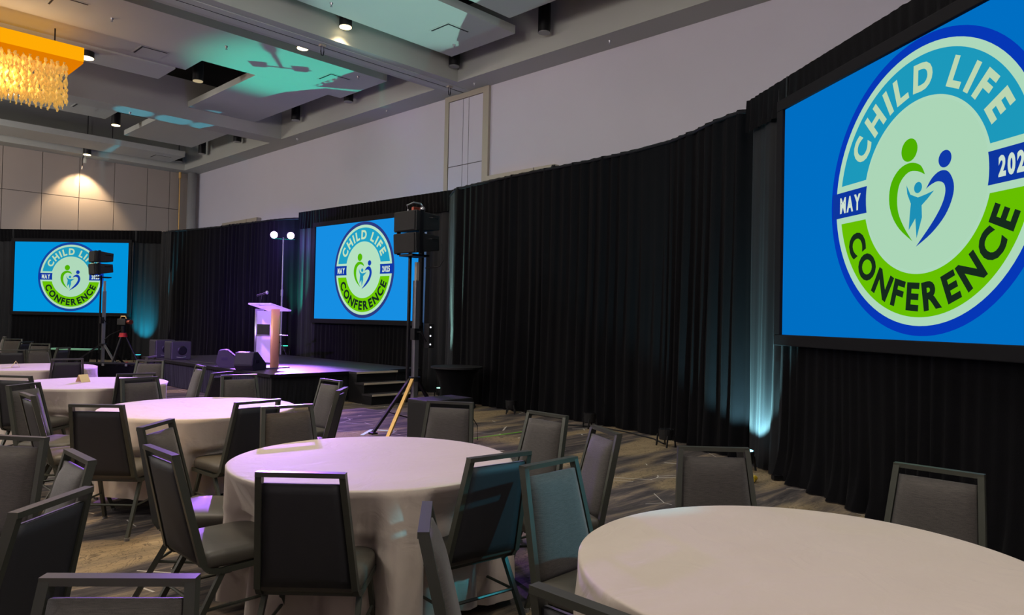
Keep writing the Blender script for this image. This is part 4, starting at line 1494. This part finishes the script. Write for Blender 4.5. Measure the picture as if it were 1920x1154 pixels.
# chairs: rail midpoint x, y, facing degrees, table key, label
CH = [
 (1.53, 2.67, 44, 'near', 'banquet chair seen square from behind at the near round table'),
 (2.44, 2.43, 83, 'near', 'banquet chair turned away right of the near table, white cloth showing through its handle'),
 (2.50, 2.17, -90, 'front', 'banquet chair with teal lit backrest between the two nearest tables'),
 (3.77, 3.30, 178, 'near', 'brown grey banquet chair on the right side of the near table before the green tape'),
 (3.49, 2.59, 152, 'near', 'violet tinted banquet chair standing free right of the near table'),
 (3.68, 4.22, -148, 'near', 'banquet chair standing before the black covered box'),
 (2.58, 4.72, -99, 'near', 'greenish banquet chair on the far left side of the near table'),
 (2.55, 5.10, 95, 'mid', 'dark banquet chair seen from behind right of the second table'),
 (3.96, 6.37, 181, 'mid', 'banquet chair facing left before the stage stairs, further of the pair'),
 (3.545, 5.52, 136, 'mid', 'banquet chair before the stage stairs with pale mint handle, nearer of the pair'),
 (3.48, 7.40, -98, 'mid', 'banquet chair at the far side of the second table below the boxy floor monitor'),
 (3.71, 8.93, 172, 'far', 'slanting banquet chair in front of the stage skirt seen from its padded side'),
 (3.48, 7.80, 122, 'far', 'bluish backed banquet chair with bright violet handle in front of the stage'),
 (3.58, 10.24, -135, 'far', 'banquet chair in front of the low skirted riser'),
 (3.89, 11.10, 143, 'farther', 'banquet chair with violet lit handle behind the one at the riser'),
 (2.68, 8.06, 83, 'far', 'dark banquet chair back directly behind the greenish padded one at the second table'),
 (2.54, 7.54, -80, 'mid', 'padded banquet chair at the far left of the second table facing the camera'),
 (2.78, 10.96, 80, 'farther', 'banquet chair between the third and fourth tables'),
 (1.58, 5.50, 45, 'mid', 'dark banquet chair seen square from behind at the second table'),
 (1.58, 4.40, -47, 'near', 'banquet chair left of the near table, further of the two overlapping ones'),
 (1.29, 3.53, 0, 'near', 'banquet chair in profile left of the near table with its seat fully in view'),
 (1.54, 7.37, -50, 'mid', 'bluish banquet chair left of the second table, further of the overlapping pair'),
 (1.38, 6.48, 0, 'mid', 'banquet chair in profile left of the second table with pale top rail'),
 (1.66, 8.34, 40, 'far', 'banquet chair cut by the left edge at the third table'),
 (0.88, 4.36, -144, 'leftn', 'grey brown banquet chair cut off by the left edge with its pad facing the camera'),
 (0.98, 3.63, 180, 'leftn', 'small looking banquet chair turned left between the left edge chairs and the tan carpet'),
 (0.69, 2.83, 130, 'leftn', 'large dark teal banquet chair in the lower left corner seen from behind'),
 (0.61, 1.90, -133, 'left0', 'banquet chair cut off by the bottom edge near the lower left'),
 (1.50, 1.83, -41, 'front', 'banquet chair seen edge on in the bottom middle, its pad lit teal'),
 (1.315, 1.00, 0, 'front', 'banquet chair whose bare top rail crosses the bottom edge at the front table'),
 (3.44, 1.86, -137, 'front', 'grey banquet chair behind the front table beside the teal lit drape'),
 (3.76, 0.90, 180, 'front', 'grey brown banquet chair behind the front table below the huge screen'),
 (2.69, 13.72, 70, 'fifth', 'far banquet chair at the left edge of the photo behind the small white card'),
 (3.05, 13.72, -75, 'farther', 'far bluish grey banquet chair second from the left edge behind the fourth table'),
 (3.55, 14.25, 135, 'fifth', 'far navy tinted banquet chair just left of the green lit table'),
 (3.62, 16.10, -130, 'fifth', 'far padded banquet chair beyond the fifth table'),
 (3.60, 17.10, 131, 'sixth', 'far navy tinted banquet chair beyond the fifth table with a pale corner'),
 (3.72, 18.85, -120, 'sixth', 'very distant padded banquet chair at the left edge'),
 (3.86, 20.40, 176, 'sixth', 'most distant banquet chair at the left edge of the photo'),
]
proto = make_chair()
placed = []
for i, (x, y, a, tk, lab) in enumerate(CH):
    ar = R(a)
    cx_ = x + 0.325 * math.cos(ar)
    cy_ = y + 0.325 * math.sin(ar)
    if i == 0:
        proto.location = (cx_, cy_, 0)
        proto.rotation_euler.z = ar - PI / 2
        o = proto
    else:
        o = dup(proto, (cx_, cy_, 0), ar - PI / 2)
    o['label'] = lab
    o['group'] = 'banquet chairs around the round tables'
    placed.append((cx_, cy_, ar, tk))

# ------------------------------------------------------------------ round tables and cloths
RT = 0.79
def cloth_bm(tx, ty, key, seed, hem):
    rg = random.Random(seed)
    bm = bmesh.new()
    N = 240
    chairs = [(c[0] - tx, c[1] - ty, c[2]) for c in placed if math.hypot(c[0] - tx, c[1] - ty) < 1.6]
    ph = [rg.uniform(0, 6.28) for _ in range(4)]
    top = 0.768
    rings = []
    for rr in (0.2, 0.4, 0.6, RT - 0.03, RT - 0.008):
        rings.append([bm.verts.new((rr * math.cos(2 * PI * k / N), rr * math.sin(2 * PI * k / N), top - (0.0015 if rr > 0.77 else 0))) for k in range(N)])
    rows = 22
    prof = []
    dent = [[0.0] * N for _ in range(rows + 1)]
    base = [[0.0] * N for _ in range(rows + 1)]
    zz = []
    for j in range(rows + 1):
        f = j / rows
        z = top - 0.006 - (top - 0.006 - hem) * f
        zz.append(z)
        for k in range(N):
            a = 2 * PI * k / N
            nz = mnoise.noise(Vector((math.cos(a) * 2.2, math.sin(a) * 2.2, seed + z * 0.2)))
            fo = math.sin(a * 17 + 2.4 * nz + ph[0]) + 0.5 * math.sin(a * 29 + ph[1] + 2 * nz)
            fo = fo * (0.75 + 0.6 * nz)
            g = min(1, f * 1.6)
            base[j][k] = RT + 0.004 + 0.030 * f + 0.052 * g * fo * (0.35 + 0.65 * f)
            # keep clear of seats and chair backs
            r = base[j][k]
            if z < 0.56:
                for it in range(40):
                    x, y = r * math.cos(a), r * math.sin(a)
                    hit = False
                    for (cx_, cy_, ca) in chairs:
                        dx, dy = x - cx_, y - cy_
                        fy = dx * math.cos(ca) + dy * math.sin(ca)
                        fx = -dx * math.sin(ca) + dy * math.cos(ca)
                        fr = 0.255 if z < 0.49 else 0.255 - (z - 0.49) * 2.2
                        if abs(fx) < 0.24 and -0.30 < fy < fr:
                            hit = True
                            break
                    if not hit:
                        break
                    r -= 0.02
            dent[j][k] = min(0.15, base[j][k] - r)
    j0 = next(j for j in range(rows + 1) if zz[j] < 0.56)
    for j in range(j0):
        for k in range(N):
            dent[j][k] = dent[j0][k] * (top - zz[j]) / (top - 0.56)
    # blur the dents round the table and down the drop
    for it in range(2):
        nd = [row[:] for row in dent]
        for j in range(rows + 1):
            for k in range(N):
                m_ = sum(dent[j][(k + q) % N] for q in range(-2, 3)) / 5
                nd[j][k] = max(dent[j][k], m_)
        dent = nd
    for j in range(rows + 1):
        ring = []
        for k in range(N):
            a = 2 * PI * k / N
            r = max(0.25, base[j][k] - dent[j][k])
            hz = zz[j] + (0.012 * math.sin(a * 5 + ph[2]) if j == rows else 0)
            ring.append(bm.verts.new((r * math.cos(a), r * math.sin(a), hz)))
        rings.append(ring)
    for i in range(len(rings) - 1):
        for k in range(N):
            bm.faces.new((rings[i][k], rings[i][(k + 1) % N], rings[i + 1][(k + 1) % N], rings[i + 1][k])[::-1])
    bm.faces.new(rings[0])
    bmesh.ops.recalc_face_normals(bm, faces=bm.faces)
    return bm
TL = [('front', 'large round table in the lower right corner of the photo', 0.07),
      ('near', 'near round table in the middle foreground', 0.06),
      ('mid', 'second round table left of centre', 0.14),
      ('far', 'third round table carrying the cream tent card', 0.14),
      ('farther', 'fourth round table carrying the small white tent card', 0.14),
      ('fifth', 'fifth round table mostly hidden behind chairs at the left edge', 0.14),
      ('sixth', 'most distant round table at the left edge', 0.14),
      ('leftn', 'round table just outside the left edge', 0.07),
      ('left0', 'round table just outside the lower left corner of the photo', 0.07)]
tp = None
for i, (k, lab, hem) in enumerate(TL):
    x, y = TABLES[k]
    if tp is None:
        tp = thing('round_table', 'proto', 'table', (x, y, 0))
        b_ = bmesh.new()
        tube(b_, (0, 0, 0.735), (0, 0, 0.760), RT - 0.02, seg=64)
        obj('tabletop', b_, 'tabletop', tp)
        for sx in (-1, 1):
            for sy in (-1, 1):
                b_ = bmesh.new()
                tube(b_, (sx * 0.26, sy * 0.2, 0.735), (sx * 0.29, sy * 0.24, 0.0), 0.016, seg=8)
                obj('leg', b_, 'dark_steel', tp)
            b_ = bmesh.new()
            tube(b_, (sx * 0.28, -0.22, 0.2), (sx * 0.28, 0.22, 0.2), 0.012, seg=8)
            obj('leg_brace', b_, 'dark_steel', tp)
        o = tp
    else:
        o = dup(tp, (x, y, 0), R(31 * i))
    o['label'] = lab
    o['group'] = 'round banquet tables'
    cb = obj('tablecloth', cloth_bm(x, y, k, 5 + i, hem), 'cloth', loc=(x, y, 0), smooth=True)
    tag(cb, 'floor length cream tablecloth over the ' + lab.replace('round ', '').split(' carrying')[0].split(' mostly')[0], 'tablecloth', 'cream tablecloths')

# tent cards
def tent(x, y, rz, label):
    bm = bmesh.new()
    bar(bm, (0, 0, 0.085), (0, -0.05, 0.001), 0.11, 0.003, (1, 0, 0))
    bar(bm, (0, 0, 0.085), (0, 0.05, 0.001), 0.11, 0.003, (1, 0, 0))
    return tag(obj('tent_card', bm, 'tent', loc=(x, y, 0.7695), rz=rz), label, 'card')
tent(2.50, 9.22, R(20), 'cream folded tent card standing on the third table')
tent(2.42, 12.05, R(80), 'small white folded tent card on the fourth table')
